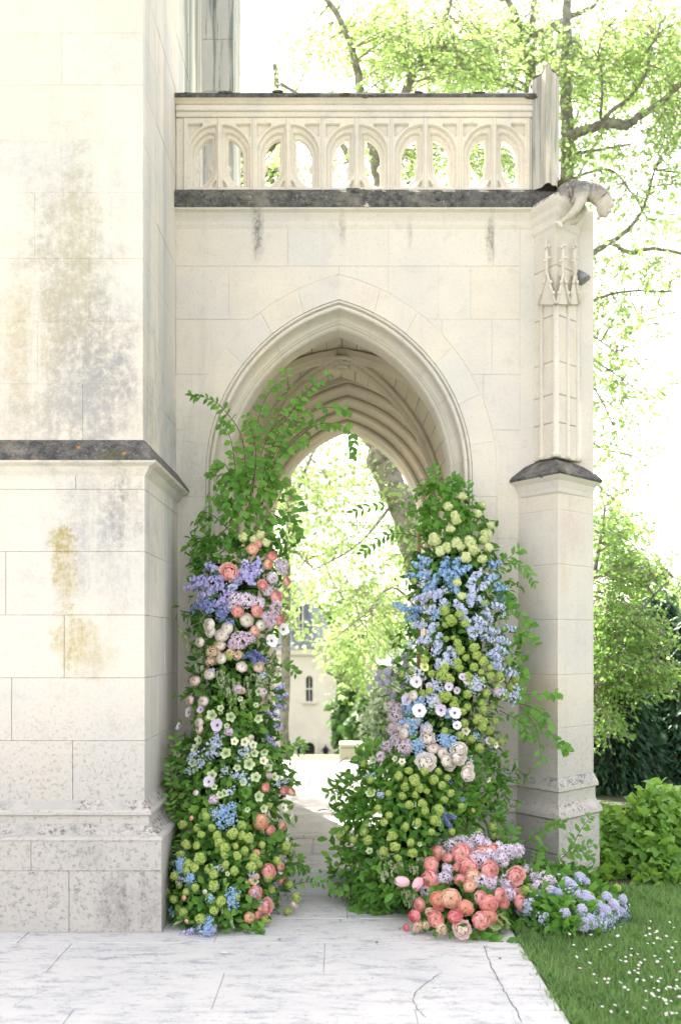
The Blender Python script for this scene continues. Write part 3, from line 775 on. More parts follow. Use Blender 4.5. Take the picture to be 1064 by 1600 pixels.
# corner post of the parapet with broken top
mb = MB(); cpoly = [(wx(829), .09), (wx(830), -.045), (wx(846, -.1), -.085), (wx(853, -.15), -.15), (wx(858, -.15), -.155), (wx(863, -.12), -.115), (wx(868, -.12), -.115), (wx(873, -.06), -.06), (wx(874), .02), (1.47, .14)]
n = len(cpoly); tops = [122, 125, 124, 118, 114, 121, 124, 123, 124, 122]
v = [(p[0], p[1], wz(302)) for p in cpoly]+[(p[0], p[1], wz(200)) for p in cpoly]+[(p[0]+U(-.004, .004), p[1], wz(tops[i]+6)) for i, p in enumerate(cpoly)]+[(p[0]*.96+wx(852)*.04, p[1]*.85, wz(tops[i])) for i, p in enumerate(cpoly)]
f = [(r*n+j, r*n+(j+1) % n, (r+1)*n+(j+1) % n, (r+1)*n+j) for r in range(3) for j in range(n)]+[tuple(3*n+j for j in range(n))]
mb.add(v, f); mb.m = [1 if i >= 2*n else 0 for i in range(len(mb.f))]
cpost = link('corner_post', fix_normals(mb.mesh('corner_post', [M['post'], M['mossy']])), porch)
lump('moss_clump', W(838, 153, -.045), (.075, .022, .022), M['mossy'], cpost, .6, 11)
lump('moss_clump', W(840, 138, -.028), (.042, .022, .05), M['mossy'], cpost, .6, 12)
lump('moss_clump', W(876, 292, -.06), (.03, .04, .05), M['mossy'], cpost, .6, 14)
for k in range(34):   # moss and lichen crusts breaking the straight edges
    x = U(TX+.05, wx(850)); r_ = U(.02, .07)
    lump('lichen_crust', (x, -.070+U(-.004, .01), wz(U(305, 328))), (r_, .012, U(.008, .022)), M[random.choice(['lichen', 'lichen', 'mossy', 'lichen_pale'])], parapet, .6, 200+k)
for k in range(16):
    x = U(TX+.05, wx(830)); lump('lichen_crust', (x, -.055+U(-.004, .01), wz(U(150, 159))), (U(.02, .06), .014, U(.006, .014)), M[random.choice(['lichen', 'mossy', 'lichen'])], parapet, .6, 300+k)
# --- gargoyle
def skin(name, verts, edges, rad, mat, parent, sub=2, root=0):
    me = bpy.data.meshes.new(name); me.from_pydata([tuple(v) for v in verts], edges, [])
    ob = bpy.data.objects.new(name, me); COL.objects.link(ob)
    sm = ob.modifiers.new('skin', 'SKIN'); 
    if not me.skin_vertices: me.skin_vertices.new()
    for i, r in enumerate(rad): me.skin_vertices[0].data[i].radius = (r, r) if not isinstance(r, tuple) else r
    me.skin_vertices[0].data[root].use_root = True
    ss = ob.modifiers.new('sub', 'SUBSURF'); ss.levels = sub; ss.render_levels = sub
    m2 = bpy.data.meshes.new_from_object(ob.evaluated_get(bpy.context.evaluated_depsgraph_get()))
    bpy.data.objects.remove(ob); m2.materials.clear()
    for q in (mat if isinstance(mat, list) else [mat]): m2.materials.append(q)
    m2.polygons.foreach_set('use_smooth', [True]*len(m2.polygons)); return link(name, m2, parent)
GY = -.16
m = NT('gargoyle_stone'); P = m.pos(); a = m.noise(P, 30, 6, .75); b = m.noise(P, 9, 3); z_ = m.xyz(P)[2]
f_ = m.ramp(m.math('ADD', z_, m.math('MULTIPLY', m.math('SUBTRACT', a, .5), .22)), wz(322, GY), wz(300, GY))
col = m.mix(f_, m.mix(b, C(.58, .53, .44), C(.46, .42, .36)), m.mix(m.ramp(a, .4, .6), C(.14, .135, .125), C(.33, .31, .28)))
M['gargoyle'] = m.done(m.principled(col, .95, a, .8, .012))
G = lambda px, py, dy=0.0: W(px, py, GY+dy)
gv = [G(868, 306, .06), G(884, 300, .02), G(902, 297), G(920, 299, -.01), G(934, 305, -.02), G(943, 316, -.03), G(946, 330, -.04), G(943, 341, -.045),        # back, neck, head, muzzle
      G(908, 312, -.07), G(898, 330, -.09), G(884, 342, -.08), G(873, 350, -.07),                       # near arm and wrist
      G(906, 312, .08), G(912, 330, .10), G(898, 346, .08), G(884, 350, .06),                                                    # far arm
      G(880, 313, .0), G(890, 318, .02), G(936, 296, .02), G(950, 305, -.05), G(948, 320, .02), G(937, 334, -.02), G(934, 343, -.03)]
ge = [(0, 1), (1, 2), (2, 3), (3, 4), (4, 5), (5, 6), (6, 7), (2, 8), (8, 9), (9, 10), (10, 11), (2, 12), (12, 13), (13, 14), (14, 15), (1, 16), (16, 17), (4, 18), (5, 19), (5, 20), (6, 21), (21, 22)]
gr = [.058, .068, .074, .068, .066, .062, .046, .024, .034, .027, .021, .013, .030, .026, .020, .014, .045, .03, .022, .020, .022, .016, .010]
gm = skin('gargoyle', gv, ge, gr, M['gargoyle'], porch, 2, 2)
gm['label'] = 'weathered stone gargoyle crouching and leaning out with bowed maned head'
for v in gm.data.vertices:
    k = math.sin(v.co.x*95+v.co.z*60)*math.sin(v.co.y*80+v.co.z*70); v.co += v.normal*.0045*k
for k, (px, py) in enumerate(((869, 353), (873, 356), (877, 357), (866, 349))):   # fingers
    mb = MB(); a = G(875, 347, -.075); b = G(px, py, -.085); mb.tube([a, a.lerp(b, .6)+Vector((0, -.008, 0)), b], [.010, .009, .005], 6); link('finger', mb.mesh('finger', M['pale'], True), gm)
for k, (px, py, rr) in enumerate(((932, 296, .022), (940, 299, .022), (948, 308, .022), (953, 319, .020), (925, 301, .02), (930, 309, .02), (951, 329, .016))):
    lump('mane_lock', G(px, py, -.06+.02*(k % 3)), (rr, rr, rr*1.2), M['gargoyle'], gm, .5, 40+k)
# small floodlight fixed to the far side of the pier
fl = thing('floodlight', 'small grey cone floodlight on the side of the carved pier', 'floodlight', W(900, 436, .05))
mb = MB(); a = W(899, 424, .02); b = W(914, 438, -.02); mb.tube([a, a.lerp(b, .35), b, b+(b-a)*.02], [.018, .030, .042, .038], 12); mb.build('lamp_head', M['grey_metal'], fl, True)
mb = MB(); mb.tube([W(896, 440, .06), W(903, 437, .03), W(905, 430, .01)], .008, 6); mb.build('bracket', M['iron'], fl, True)
# ================================================================== BLOOMS (all face local +Z, radius about 1)
def sph_petal(r, az, azw, p_in, p_rim, tip=.0, n=5, k=4, zc=.35, wave=0.0, flare=0.0):
    """petal as an uneven patch of a sphere: from the rim (polar p_rim from +Z) down to p_in"""
    v = []; f = []
    for i in range(k):
        q = i/(k-1); ph = math.radians(p_in+(p_rim-p_in)*q)
        w = azw*(.55+.45*math.sin(math.pi*min(1, .35+.6*q)))
        for j in range(n):
            s = -1+2*j/(n-1); a = az+math.radians(w*s*.5)
            ph2 = ph+math.radians(18)*q*s*s
            rr = r*(1+.05*s+flare*q*q)+wave*math.sin(s*5+az*3)*q
            v.append((rr*math.sin(ph2)*math.cos(a), rr*math.sin(ph2)*math.sin(a), zc*0+rr*math.cos(ph2)))
    for i in range(k-1):
        for j in range(n-1): f.append((i*n+j, i*n+j+1, (i+1)*n+j+1, (i+1)*n+j))
    return v, f
def flat_petal(L, Wd, az, cup=.2, r0=.05, droop=0.0, n=3, k=5, wave=0.0, tipw=.35):
    v = []; f = []; ca, sa = math.cos(az), math.sin(az)
    for i in range(k):
        q = i/(k-1); w = Wd*(math.sin(math.pi*(.12+.80*q))**.8 if i < k-1 else tipw); x = r0+L*q
        for j in range(n):
            s = -1+2*j/(n-1); y = w*s*.5; z = cup*q*q-droop*q+abs(s)*.08*L+wave*math.sin(q*7+s*3+az*5)
            v.append((x*ca-y*sa, x*sa+y*ca, z))
    for i in range(k-1):
        for j in range(n-1): f.append((i*n+j, i*n+j+1, (i+1)*n+j+1, (i+1)*n+j))
    return v, f
def ico(mb, r, c=(0, 0, 0), sub=2, mi=0, sz=1.0, amp=0.0):
    bm = bmesh.new(); bmesh.ops.create_icosphere(bm, subdivisions=sub, radius=r)
    mb.add([(v.co.x*(1+U(-amp, amp))+c[0], v.co.y*(1+U(-amp, amp))+c[1], v.co.z*sz+c[2]) for v in bm.verts], [tuple(q.index for q in fc.verts) for fc in bm.faces], mi); bm.free()
def fib(n, zmin=-1.0):
    out = []
    for i in range(n):
        z = 1-(1-zmin)*(i+.5)/n; r = math.sqrt(max(0, 1-z*z)); a = i*2.39996; out.append(Vector((r*math.cos(a), r*math.sin(a), z)))
    return out
def on(mb, vf, pos, nrm, sc=1.0, roll=0.0, mi=0):
    v, f = vf; q = nrm.to_track_quat('Z', 'Y') @ Quaternion((0, 0, 1), roll)
    mb.add([q @ (Vector(p)*sc)+pos for p in v], f, mi)
def floret(np_, L, Wd, cup, droop=0.0):
    v = []; f = []
    for i in range(np_):
        a = 2*math.pi*i/np_; ca, sa = math.cos(a), math.sin(a); o = len(v)
        for (x, y, z) in ((.03, 0, 0), (L*.55, -Wd*.5, cup*.6), (L, 0, cup-droop), (L*.55, Wd*.5, cup*.6)): v.append((x*ca-y*sa, x*sa+y*ca, z))
        f.append((o, o+1, o+2, o+3))
    return v, f

def ranunculus(seed):
    random.seed(seed); mb = MB()
    for r, n, rim, inn in ((.26, 3, 10, 100), (.38, 4, 20, 105), (.49, 5, 28, 110), (.60, 5, 36, 115), (.71, 6, 45, 120), (.82, 6, 55, 125), (.92, 6, 66, 130), (1.0, 6, 76, 135)):
        a0 = U(0, 6.28)
        for i in range(n):
            v, f = sph_petal(r*U(.97, 1.03), a0+2*math.pi*i/n+U(-.1, .1), 360/n*1.55, inn, rim+U(-4, 4), wave=.012)
            mb.add([(p[0], p[1], p[2]*.62+.05) for p in v], f)
    ico(mb, .17, (0, 0, .10), 1, 1); return mb
def peony(seed):
    random.seed(seed); mb = MB()
    for r, n, rim, inn in ((.35, 5, 5, 95), (.55, 6, 18, 105), (.75, 6, 40, 115), (.92, 6, 62, 125), (1.05, 6, 80, 130)):
        a0 = U(0, 6.28)
        for i in range(n):
            v, f = sph_petal(r*U(.9, 1.1), a0+2*math.pi*i/n+U(-.2, .2), 360/n*1.5, inn, rim+U(-10, 10), wave=.05, flare=.12)
            mb.add([(p[0], p[1], p[2]*.7+.05) for p in v], f)
    return mb
def anemone_petals(seed):
    random.seed(seed); mb = MB()
    for i in range(8):
        v, f = flat_petal(.92*U(.9, 1.05), .98, 2*math.pi*i/8+U(-.1, .1), .22+.12*(i % 2), .06, 0, 3, 5, .02, .38); mb.add([(p[0], p[1], p[2]+.03*(i % 2)) for p in v], f)
    return mb
def anemone_eye():
    mb = MB(); ico(mb, .13, (0, 0, .08), 2, 0, .7)
    for i in range(22):
        a = 2*math.pi*i/22; r = .20+.05*(i % 2); p = Vector((r*math.cos(a), r*math.sin(a), .12)); mb.tube([(0, 0, .06), p], [.007, .007], 3, 0, False); ico(mb, .022, p, 1)
    return mb
def hellebore(seed):
    random.seed(seed); mb = MB()
    for i in range(5):
        v, f = flat_petal(.95, .95, 2*math.pi*i/5+U(-.08, .08), .45, .05, 0, 3, 5, .02, .42); mb.add(v, f)
    return mb
def hellebore_eye():
    mb = MB()
    for i in range(7):
        a = 2*math.pi*i/7; mb.tube([(0, 0, .05), (.22*math.cos(a), .22*math.sin(a), .22)], [.05, .06], 5)
    ico(mb, .14, (0, 0, .14), 1); return mb
def snowball(seed, n=62, pl=.30, amp=.08):
    random.seed(seed); mb = MB(); ico(mb, .78, (0, 0, 0), 2, 1)
    fl = floret(5, pl, pl*.95, .03)
    for d in fib(n): on(mb, fl, d*U(.90-amp, .95+amp), (d+Vector((U(-.25, .25), U(-.25, .25), U(-.25, .25)))).normalized(), U(.85, 1.15), U(0, 6))
    return mb
def pincushion(seed):
    random.seed(seed); mb = MB(); ico(mb, .6, (0, 0, 0), 2, 1)
    fl = floret(4, .34, .22, .22)
    for d in fib(70, -.55): on(mb, fl, d*U(.70, .92), d, U(.8, 1.1), U(0, 6))
    return mb
def spike(seed, n=30, length=5.2, r=1.05, fl=None, taper=.6):
    random.seed(seed); mb = MB(); fl = fl or floret(5, .66, .62, .16)
    bend = [Vector((.12*math.sin(q*2.2+seed), .12*math.cos(q*2+seed), length*q)) for q in np.linspace(0, 1, 6)]
    mb.tube(bend, [.07, .06, .05, .05, .04, .03], 5, 1)
    for i in range(n):
        q = .06+.94*i/n; a = i*2.4; sz = 1-(taper*q**2.2); k = min(4, int(q*5)); b = bend[k].lerp(bend[min(k+1, 5)], q*5-k)
        d = Vector((math.cos(a), math.sin(a), .35+.5*q)).normalized(); p = b+d*r*sz*U(.45, 1.25)+Vector((U(-.25, .25), U(-.25, .25), U(-.3, .3)))
        on(mb, fl, p, d, sz*U(.8, 1.2)+.12, U(0, 6), 0)
        if i % 3 == 0: mb.tube([b, p], [.02, .015], 3, 1, False)
    return mb
def star_cluster(seed, n=24, squash=.8):
    random.seed(seed); mb = MB(); ico(mb, .35, (0, 0, 0), 1, 1)
    for d in fib(n, -.6):
        p = d*U(.55, .95); p.z *= squash; a0 = U(0, 6)
        for i in range(6):
            v, f = flat_petal(.42, .17, a0+i*math.pi/3, .16, .03, .0, 3, 3, 0, .3)
            v = [(x, y, z-(math.hypot(x, y)**2)*.55) for x, y, z in v]; on(mb, (v, f), p, (d+Vector((U(-.3, .3), U(-.3, .3), .1))).normalized())
    return mb
def tiny_cluster(seed, n=34):
    random.seed(seed); mb = MB(); fl = floret(5, .22, .23, .02)
    for i in range(n):
        d = Vector((random.gauss(0, .55), random.gauss(0, .55), random.gauss(.1, .4))); nn = (d+Vector((0, 0, .9))).normalized()
        on(mb, fl, d, (nn+Vector((U(-.4, .4), U(-.4, .4), 0))).normalized(), U(.8, 1.25), U(0, 6)); mb.tube([(0, 0, -.8), d], [.02, .012], 3, 1, False)
    return mb
def pods(seed, n=19):
    """drooping sprig of pale seed pods; hangs along local -Z"""
    random.seed(seed); mb = MB()
    for b in range(4):
        a = U(0, 6.28); e = Vector((math.cos(a)*U(.4, 1.0), math.sin(a)*U(.4, 1.0), -U(1.0, 2.6))); st = [Vector((0, 0, 0)), Vector((e.x*.6, e.y*.6, .12)), e.lerp(Vector((e.x, e.y, 0)), .5), e]
        mb.tube(st, .02, 3, 1, False)
        for i in range(n//2):
            q = .25+.75*i/(n/2); k = min(2, int(q*3)); p = st[k].lerp(st[k+1], q*3-k)+Vector((U(-.2, .2), U(-.2, .2), U(-.1, .1))); L = U(.5, .72); w = L*.33
            dv = Vector((U(-.3, .3), U(-.3, .3), -1)).normalized()
            mb.tube([p, p+dv*L*.25, p+dv*L*.6, p+dv*L], [.03, w, w*.9, .02], 6, 0, False)
    return mb
def bells(seed):
    """curving stem set with rounded green cups"""
    random.seed(seed); mb = MB(); L = 6.0; pts = [Vector((.25*math.sin(q*3), 0, L*q)) for q in np.linspace(0, 1, 8)]; mb.tube(pts, .07, 5, 1)
    for i in range(26):
        q = .05+.93*i/26; k = min(6, int(q*7)); p = pts[k].lerp(pts[k+1], q*7-k); a = i*2.2; d = Vector((math.cos(a), math.sin(a), .25)).normalized(); sz = (.62-.32*q); v = []; n = 7
        for rr, hh in ((.12, .05), (.55, .25), (1.0, .55)):
            for j in range(n): v.append((rr*math.cos(j*6.2832/n), rr*math.sin(j*6.2832/n)*U(.9, 1.1), hh))
        f = [(r*n+j, r*n+(j+1) % n, (r+1)*n+(j+1) % n, (r+1)*n+j) for r in range(2) for j in range(n)]+[tuple(range(n))]
        on(mb, (v, f), p+d*.12, d, sz)
    return mb
def tulip():
    mb = MB()
    for i in range(6):
        a = i*math.pi/3; v, f = sph_petal(.72+.05*(i % 2), a, 88, 165, 16, k=6); mb.add([(p[0]*.9, p[1]*.9, p[2]*1.35) for p in v], f)
    return mb
def frond(seed, n=15):
    random.seed(seed); mb = MB(); pts = [Vector((0, .25*math.sin(q*2), 3.6*q)) for q in np.linspace(0, 1, 7)]; mb.tube(pts, [.05]*4+[.03]*3, 4, 1)
    for i in range(n):
        q = (i+1)/(n+1); k = min(5, int(q*6)); p = pts[k].lerp(pts[k+1], q*6-k); L = 1.25*math.sin(math.pi*(.2+.75*q))
        for s in (-1, 1):
            d = Vector((s, 0, .55)).normalized(); e = p+d*L; mb.tube([p, e], .015, 3, 1, False)
            for j in range(7):
                c = p.lerp(e, (j+1)/7)+Vector((0, U(-.06, .06), 0)); on(mb, floret(3, .16, .10, .05), c, Vector((U(-.3, .3), -1, U(-.3, .3))).normalized(), 1, U(0, 6))
    return mb

LEAF_V = np.array([(0, 0, 0), (-.16, .22, .05), (0, .25, .0), (.16, .22, .05), (-.25, .52, .06), (0, .55, -.01), (.25, .52, .06), (-.15, .80, .02), (0, .82, -.05), (.15, .80, .02), (0, 1.06, -.13)])
LEAF_F = [(0, 2, 1), (0, 3, 2), (1, 2, 5), (1, 5, 4), (2, 3, 6), (2, 6, 5), (4, 5, 8), (4, 8, 7), (5, 6, 9), (5, 9, 8), (7, 8, 10), (8, 9, 10)]
LEAFW_V = LEAF_V*np.array([1.55, 1, 1.3])
SLEAF_V = np.array([(0, 0, 0), (-.26, .45, .07), (0, .5, 0), (.26, .45, .07), (0, 1.0, -.08)])
SLEAF_F = [(0, 2, 1), (0, 3, 2), (1, 2, 4), (2, 3, 4)]
def leaf_mesh(name, V, mat, smooth=True):
    me = bpy.data.meshes.new(name); me.from_pydata([tuple(p) for p in V], [], LEAF_F); me.materials.append(mat)
    me.polygons.foreach_set('use_smooth', [True]*len(me.polygons)); return me
LM = {'a': leaf_mesh('leaf', LEAF_V, M['leaf']), 'b': leaf_mesh('leaf', LEAFW_V, M['leaf']), 'c': leaf_mesh('leaf', LEAF_V, M['leaf_bright']), 'h': leaf_mesh('leaf', LEAFW_V, M['hedge'])}

PM = {
 'coral': petal_mat('coral_petal', C(.82, .26, .20), C(.90, .44, .41), C(.93, .58, .52)), 'peach': petal_mat('peach_petal', C(.88, .48, .22), C(.92, .58, .42), C(.93, .70, .55)),
 'orange': petal_mat('orange_petal', C(.86, .36, .16), C(.90, .42, .30), C(.91, .52, .40)), 'hot': petal_mat('hot_pink_petal', C(.74, .13, .15), C(.84, .24, .28), C(.88, .32, .34)),
 'white': petal_mat('cream_petal', C(.80, .76, .52), C(.86, .81, .74), C(.88, .77, .72), .1, .6), 'blush': petal_mat('blush_petal', C(.86, .70, .50), C(.88, .70, .66), C(.87, .78, .74)),
 'whitea': petal_mat('white_petal', C(.80, .78, .72), C(.86, .83, .84), C(.78, .74, .84)), 'lilaca': petal_mat('lilac_petal', C(.62, .50, .60), C(.62, .54, .72), C(.70, .62, .74)),
 'lav': petal_mat('lavender_petal', C(.42, .38, .70), C(.45, .43, .78), C(.52, .46, .80)), 'peri': petal_mat('periwinkle_petal', C(.46, .52, .74), C(.50, .57, .79), C(.60, .64, .82)),
 'blue': petal_mat('blue_petal', C(.11, .27, .54), C(.17, .37, .66), C(.28, .46, .74)), 'sky': petal_mat('sky_blue_petal', C(.17, .38, .64), C(.22, .44, .70), C(.33, .52, .76)),
 'navy': petal_mat('navy_petal', C(.09, .12, .40), C(.14, .18, .52), C(.2, .26, .6)), 'greyblue': petal_mat('grey_blue_petal', C(.33, .40, .55), C(.42, .49, .64), C(.5, .55, .66)),
 'hyac': petal_mat('pale_lilac_petal', C(.62, .46, .62), C(.80, .71, .82), C(.78, .66, .80), .2, 1.0), 'mauve': petal_mat('mauve_petal', C(.46, .33, .42), C(.62, .50, .60), C(.66, .55, .58)),
 'pinkst': petal_mat('pink_lilac_petal', C(.60, .34, .50), C(.76, .58, .72), C(.80, .66, .76), .2, 1.0), 'apricot': petal_mat('apricot_petal', C(.72, .45, .26), C(.82, .60, .40), C(.84, .66, .48)),
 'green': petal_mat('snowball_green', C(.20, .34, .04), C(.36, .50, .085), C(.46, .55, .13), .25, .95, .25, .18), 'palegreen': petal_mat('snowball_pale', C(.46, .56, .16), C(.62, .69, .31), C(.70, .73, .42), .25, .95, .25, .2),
 'helle': petal_mat('hellebore_green', C(.14, .30, .04), C(.50, .62, .26), C(.58, .66, .36), .25, .85), 'hellc': petal_mat('hellebore_cream', C(.40, .52, .10), C(.80, .78, .58), C(.80, .76, .50), .2, .6),
 'yellow': petal_mat('yellow_petal', C(.48, .58, .03), C(.74, .78, .22), C(.76, .78, .36), .2, .8), 'pod': petal_mat('seed_pod', C(.20, .31, .08), C(.34, .44, .15), C(.44, .50, .24), .3, 2.5),
 'bell': petal_mat('bell_green', C(.14, .32, .05), C(.22, .42, .10), C(.30, .48, .12), .3, 5), 'tulip': petal_mat('pink_tulip', C(.80, .42, .46), C(.86, .52, .58), C(.86, .6, .62)),
 'fern': petal_mat('chartreuse_fern', C(.40, .54, .10), C(.52, .62, .17), C(.55, .64, .24), .5, 4), 'scab': petal_mat('scabious_lilac', C(.32, .29, .46), C(.46, .42, .62), C(.54, .48, .64)),
}
EYE_DARK = plain('anemone_black', C(.012, .012, .02), .6); EYE_GREEN = plain('flower_eye_green', C(.16, .26, .04), .7)
PROTO = {}
def proto(key, builder, mats, smooth=True, nvar=3):
    PROTO[key] = [builder(11+7*i).mesh(key.split('.')[0], mats, smooth) for i in range(nvar)]
for c_ in ('coral', 'peach', 'orange', 'hot', 'white', 'blush'): proto('ranunculus.'+c_, ranunculus, [PM[c_], EYE_GREEN])
proto('peony.coral', peony, PM['coral']); proto('peony.blush', peony, PM['blush']); proto('peony.white', peony, PM['white']); proto('peony.peach', peony, PM['peach'])
proto('anemone.white', anemone_petals, PM['whitea']); proto('anemone.lilac', anemone_petals, PM['lilaca']); proto('poppy.yellow', anemone_petals, PM['yellow'])
proto('hellebore.green', hellebore, PM['helle']); proto('hellebore.cream', hellebore, PM['hellc'])
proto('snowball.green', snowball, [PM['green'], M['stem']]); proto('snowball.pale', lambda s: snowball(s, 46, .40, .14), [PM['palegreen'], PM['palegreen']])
proto('scabious.lilac', pincushion, [PM['scab'], PM['scab']]); PM['palelav'] = petal_mat('pale_lavender_petal', C(.58, .56, .72), C(.62, .60, .82), C(.72, .68, .84)); proto('scabious.lavender', pincushion, [PM['palelav'], PM['peri']])
for c_ in ('lav', 'peri', 'blue', 'sky', 'greyblue'): proto('delphinium_spike.'+c_, spike, [PM[c_], M['stem']], False)
proto('muscari_spike.navy', lambda s: spike(s, 60, 3.2, .5, floret(4, .42, .4, .3), .5), [PM['navy'], M['stem']], False)
for c_ in ('hyac', 'mauve', 'pinkst', 'apricot'): proto('hyacinth.'+c_, star_cluster, [PM[c_], M['stem']])
for c_ in ('blue', 'sky', 'navy', 'peri', 'greyblue'): proto('forget_me_not.'+c_, tiny_cluster, [PM[c_], M['stem']], False)
proto('seed_pod_sprig', pods, [PM['pod'], M['stem']], True, 4); proto('bell_stem', bells, [PM['bell'], M['stem']], True, 3)
proto('tulip.pink', lambda s: tulip(), PM['tulip'], True, 1); proto('fern_frond', frond, [PM['fern'], PM['fern']], False, 3)
AE = anemone_eye().mesh('flower_eye', EYE_DARK, True); HE = hellebore_eye().mesh('flower_eye', EYE_GREEN, True)
random.seed(21)

# ================================================================== COLUMNS
class Body:
    """an uneven column of flowers: rows of (py, centre px, half width px, centre Y, depth radius)"""
    def __init__(s, rows): s.r = rows
    def row(s, py):
        r = s.r
        if py <= r[0][0]: return r[0][1:]
        for a, b in zip(r[:-1], r[1:]):
            if py <= b[0]:
                t = (py-a[0])/(b[0]-a[0]); c, h, y, d = tuple(a[k]+(b[k]-a[k])*t for k in range(1, 5)); return c, h*(1+.12*math.sin(py*.055+c*.1)+.08*math.sin(py*.14)), y, d
        return r[-1][1:]
    def at(s, px, py, q=1.0):
        c, h, y, d = s.row(py); u = max(-1, min(1, (px-c)/h)); k = math.sqrt(1-u*u)
        p = W(px, py, y-d*max(k, .18)*q); n = Vector((u*1.1, -max(k, .25), .18)).normalized(); return p, n
    def mesh_core(s, name, mat, parent, k=.55):  # unseen dark core, added so that light does not pass through the flowers
        mb = MB(); n = 10; m_ = len(s.r); v = []
        for (py, c, h, y, d) in s.r:
            for j in range(n):
                a = 2*math.pi*j/n; Y = y-d*k*math.sin(a); v.append(W(c+h*k*math.cos(a)+U(-4, 4), py, Y))
        f = [(i*n+j, (i+1)*n+j, (i+1)*n+(j+1) % n, i*n+(j+1) % n) for i in range(m_-1) for j in range(n)]+[tuple(range(n)), tuple((m_-1)*n+j for j in range(n))[::-1]]
        mb.add(v, f); return link(name, fix_normals(mb.mesh(name, mat, True)), parent)
    def foliage(s, name, mat, parent, n, size, py0, py1, V=LEAF_V, qlo=.35, qhi=1.02, hang=.3, wk=1.0):
        pos = []; nr = []; up = []
        while len(pos) < n:
            py = U(py0, py1); c, h, y, d = s.row(py)
            if random.random() > (h+30)/150.: continue
            px = c+h*wk*U(-1, 1)*U(.85, 1.22); q = U(qlo, qhi)+(.15 if random.random() < .04 else 0)
            p, nn = s.at(px, py, q)
            if p.z < .02: continue
            pos.append(p); nr.append(nn)
        k = len(pos); nr = np.array([tuple(x) for x in nr]); rz = rnd_unit(k)
        yd = nr*.6+rz*.8+np.array([0, 0, -hang]); zd = nr+rnd_unit(k)*.6+np.array([0, 0, .35])
        sz = rng.uniform(size*.6, size*1.25, k)
        o = link(name, np_mesh(name, V, LEAF_F, frames([tuple(p) for p in pos], yd, zd, sz), mat, True), parent); o['kind'] = 'stuff'; return o

def put(parent, key, p, n, r, spin=None, up=None, sc=(1, 1, 1)):
    me = random.choice(PROTO[key]); name = key.split('.')[0]
    q = n.normalized().to_track_quat('Z', 'Y') @ Quaternion((0, 0, 1), U(0, 6.28) if spin is None else spin)
    o = link(name, me, None, Matrix.Translation(p) @ q.to_matrix().to_4x4() @ Matrix.Diagonal((r*sc[0], r*sc[1], r*sc[2], 1)))
    attach(o, parent)
    if name == 'anemone':
        e = link('flower_eye', AE, None, o.matrix_basis); attach(e, o)
    if name in ('hellebore', 'poppy'):
        e = link('flower_eye', HE, None, o.matrix_basis); attach(e, o)
    return o
def jit(n, a=.35): return (n+Vector((U(-a, a), U(-a, a)*.5, U(-a, a)))).normalized()
def blooms(parent, body, key, pts, r, out=.6, a=.35):
    for t in pts:
        px, py = t[0], t[1]; rp = t[2] if len(t) > 2 else r
        p, n = body.at(px, py); s = rp*(p.y+D)/F; put(parent, key, p+n*(s*out*U(.9, 2.0)+.012), jit(n+Vector((0, -.55, .1)), a+.1), s*U(.78, 1.2), None, None, (1, U(.86, 1.1), U(.75, 1.05)))
def spikes(parent, body, key, pts, r, ln=1.0):
    """(px, py, dx, dy): spike starting near px,py pointing dx,dy in the picture plane"""
    for (px, py, dx, dy) in pts:
        p, n = body.at(px, py); s = r*(p.y+D)/F; d = (Vector((dx, 0, -dy)).normalized()*.9+n*U(.25, .6)).normalized()
        put(parent, key, p+n*s*.6-d*s*2.2*ln, d, s, None, None, (1, 1, ln))
def near_pts(pts, n, sx, sy):
    out = []
    for _ in range(n):
        t = random.choice(pts); out.append((t[0]+random.gauss(0, sx), t[1]+random.gauss(0, sy)))
    return out
def sample_path(pts, step):
    out = []
    for a, b in zip(pts[:-1], pts[1:]):
        k = max(1, int((b-a).length/step))
        for i in range(k): out.append(a.lerp(b, i/k))
    out.append(pts[-1]); return out
def smooth_path(P, n=5):
    out = []; k = len(P)
    for i in range(k-1):
        p0, p1, p2, p3 = P[max(i-1, 0)], P[i], P[i+1], P[min(i+2, k-1)]
        for j in range(n):
            t = j/n; out.append(.5*((2*p1)+(p2-p0)*t+(2*p0-5*p1+4*p2-p3)*t*t+(3*p1-p0-3*p2+p3)*t**3))
    out.append(P[-1]); return out
def branch(parent, pts, leaf='a', size=.055, step=.045, start=.3, r=.004, hang=.5, both=True, name='leafy_branch', spread=1.0):
    P = smooth_path([W(*p) for p in pts]); mb = MB(); k = len(P)
    mb.tube(P, [r*(1-.7*i/(k-1)) for i in range(k)], 5); b = mb.build(name, M['twig'], parent, True)
    S = sample_path(P, step); i0 = int(len(S)*start); side = 1
    for i in range(i0, len(S)):
        t = (S[min(i+1, len(S)-1)]-S[max(i-1, 0)]).normalized()
        for s in ((1, -1) if (both and random.random() < .55) else (side,)):
            lat = t.cross(Vector((0, -1, 0))); lat = lat.normalized() if lat.length > .1 else Vector((1, 0, 0))
            d = (t*.55+lat*s*U(.5, 1.0)*spread+Vector((0, U(-.5, .2), -hang*U(.3, 1.2)))).normalized()
            zf = (Vector((U(-.6, .6), -1, U(-.1, .9)))).normalized(); x = d.cross(zf).normalized(); z = x.cross(d); sz = size*U(.65, 1.2)*(1-.25*i/len(S))
            Mx = Matrix(((x.x*sz, d.x*sz, z.x*sz, S[i].x), (x.y*sz, d.y*sz, z.y*sz, S[i].y), (x.z*sz, d.z*sz, z.z*sz, S[i].z), (0, 0, 0, 1)))
            q = link('leaf', LM[leaf], None, Mx); attach(q, b)
        side = -side
    return b

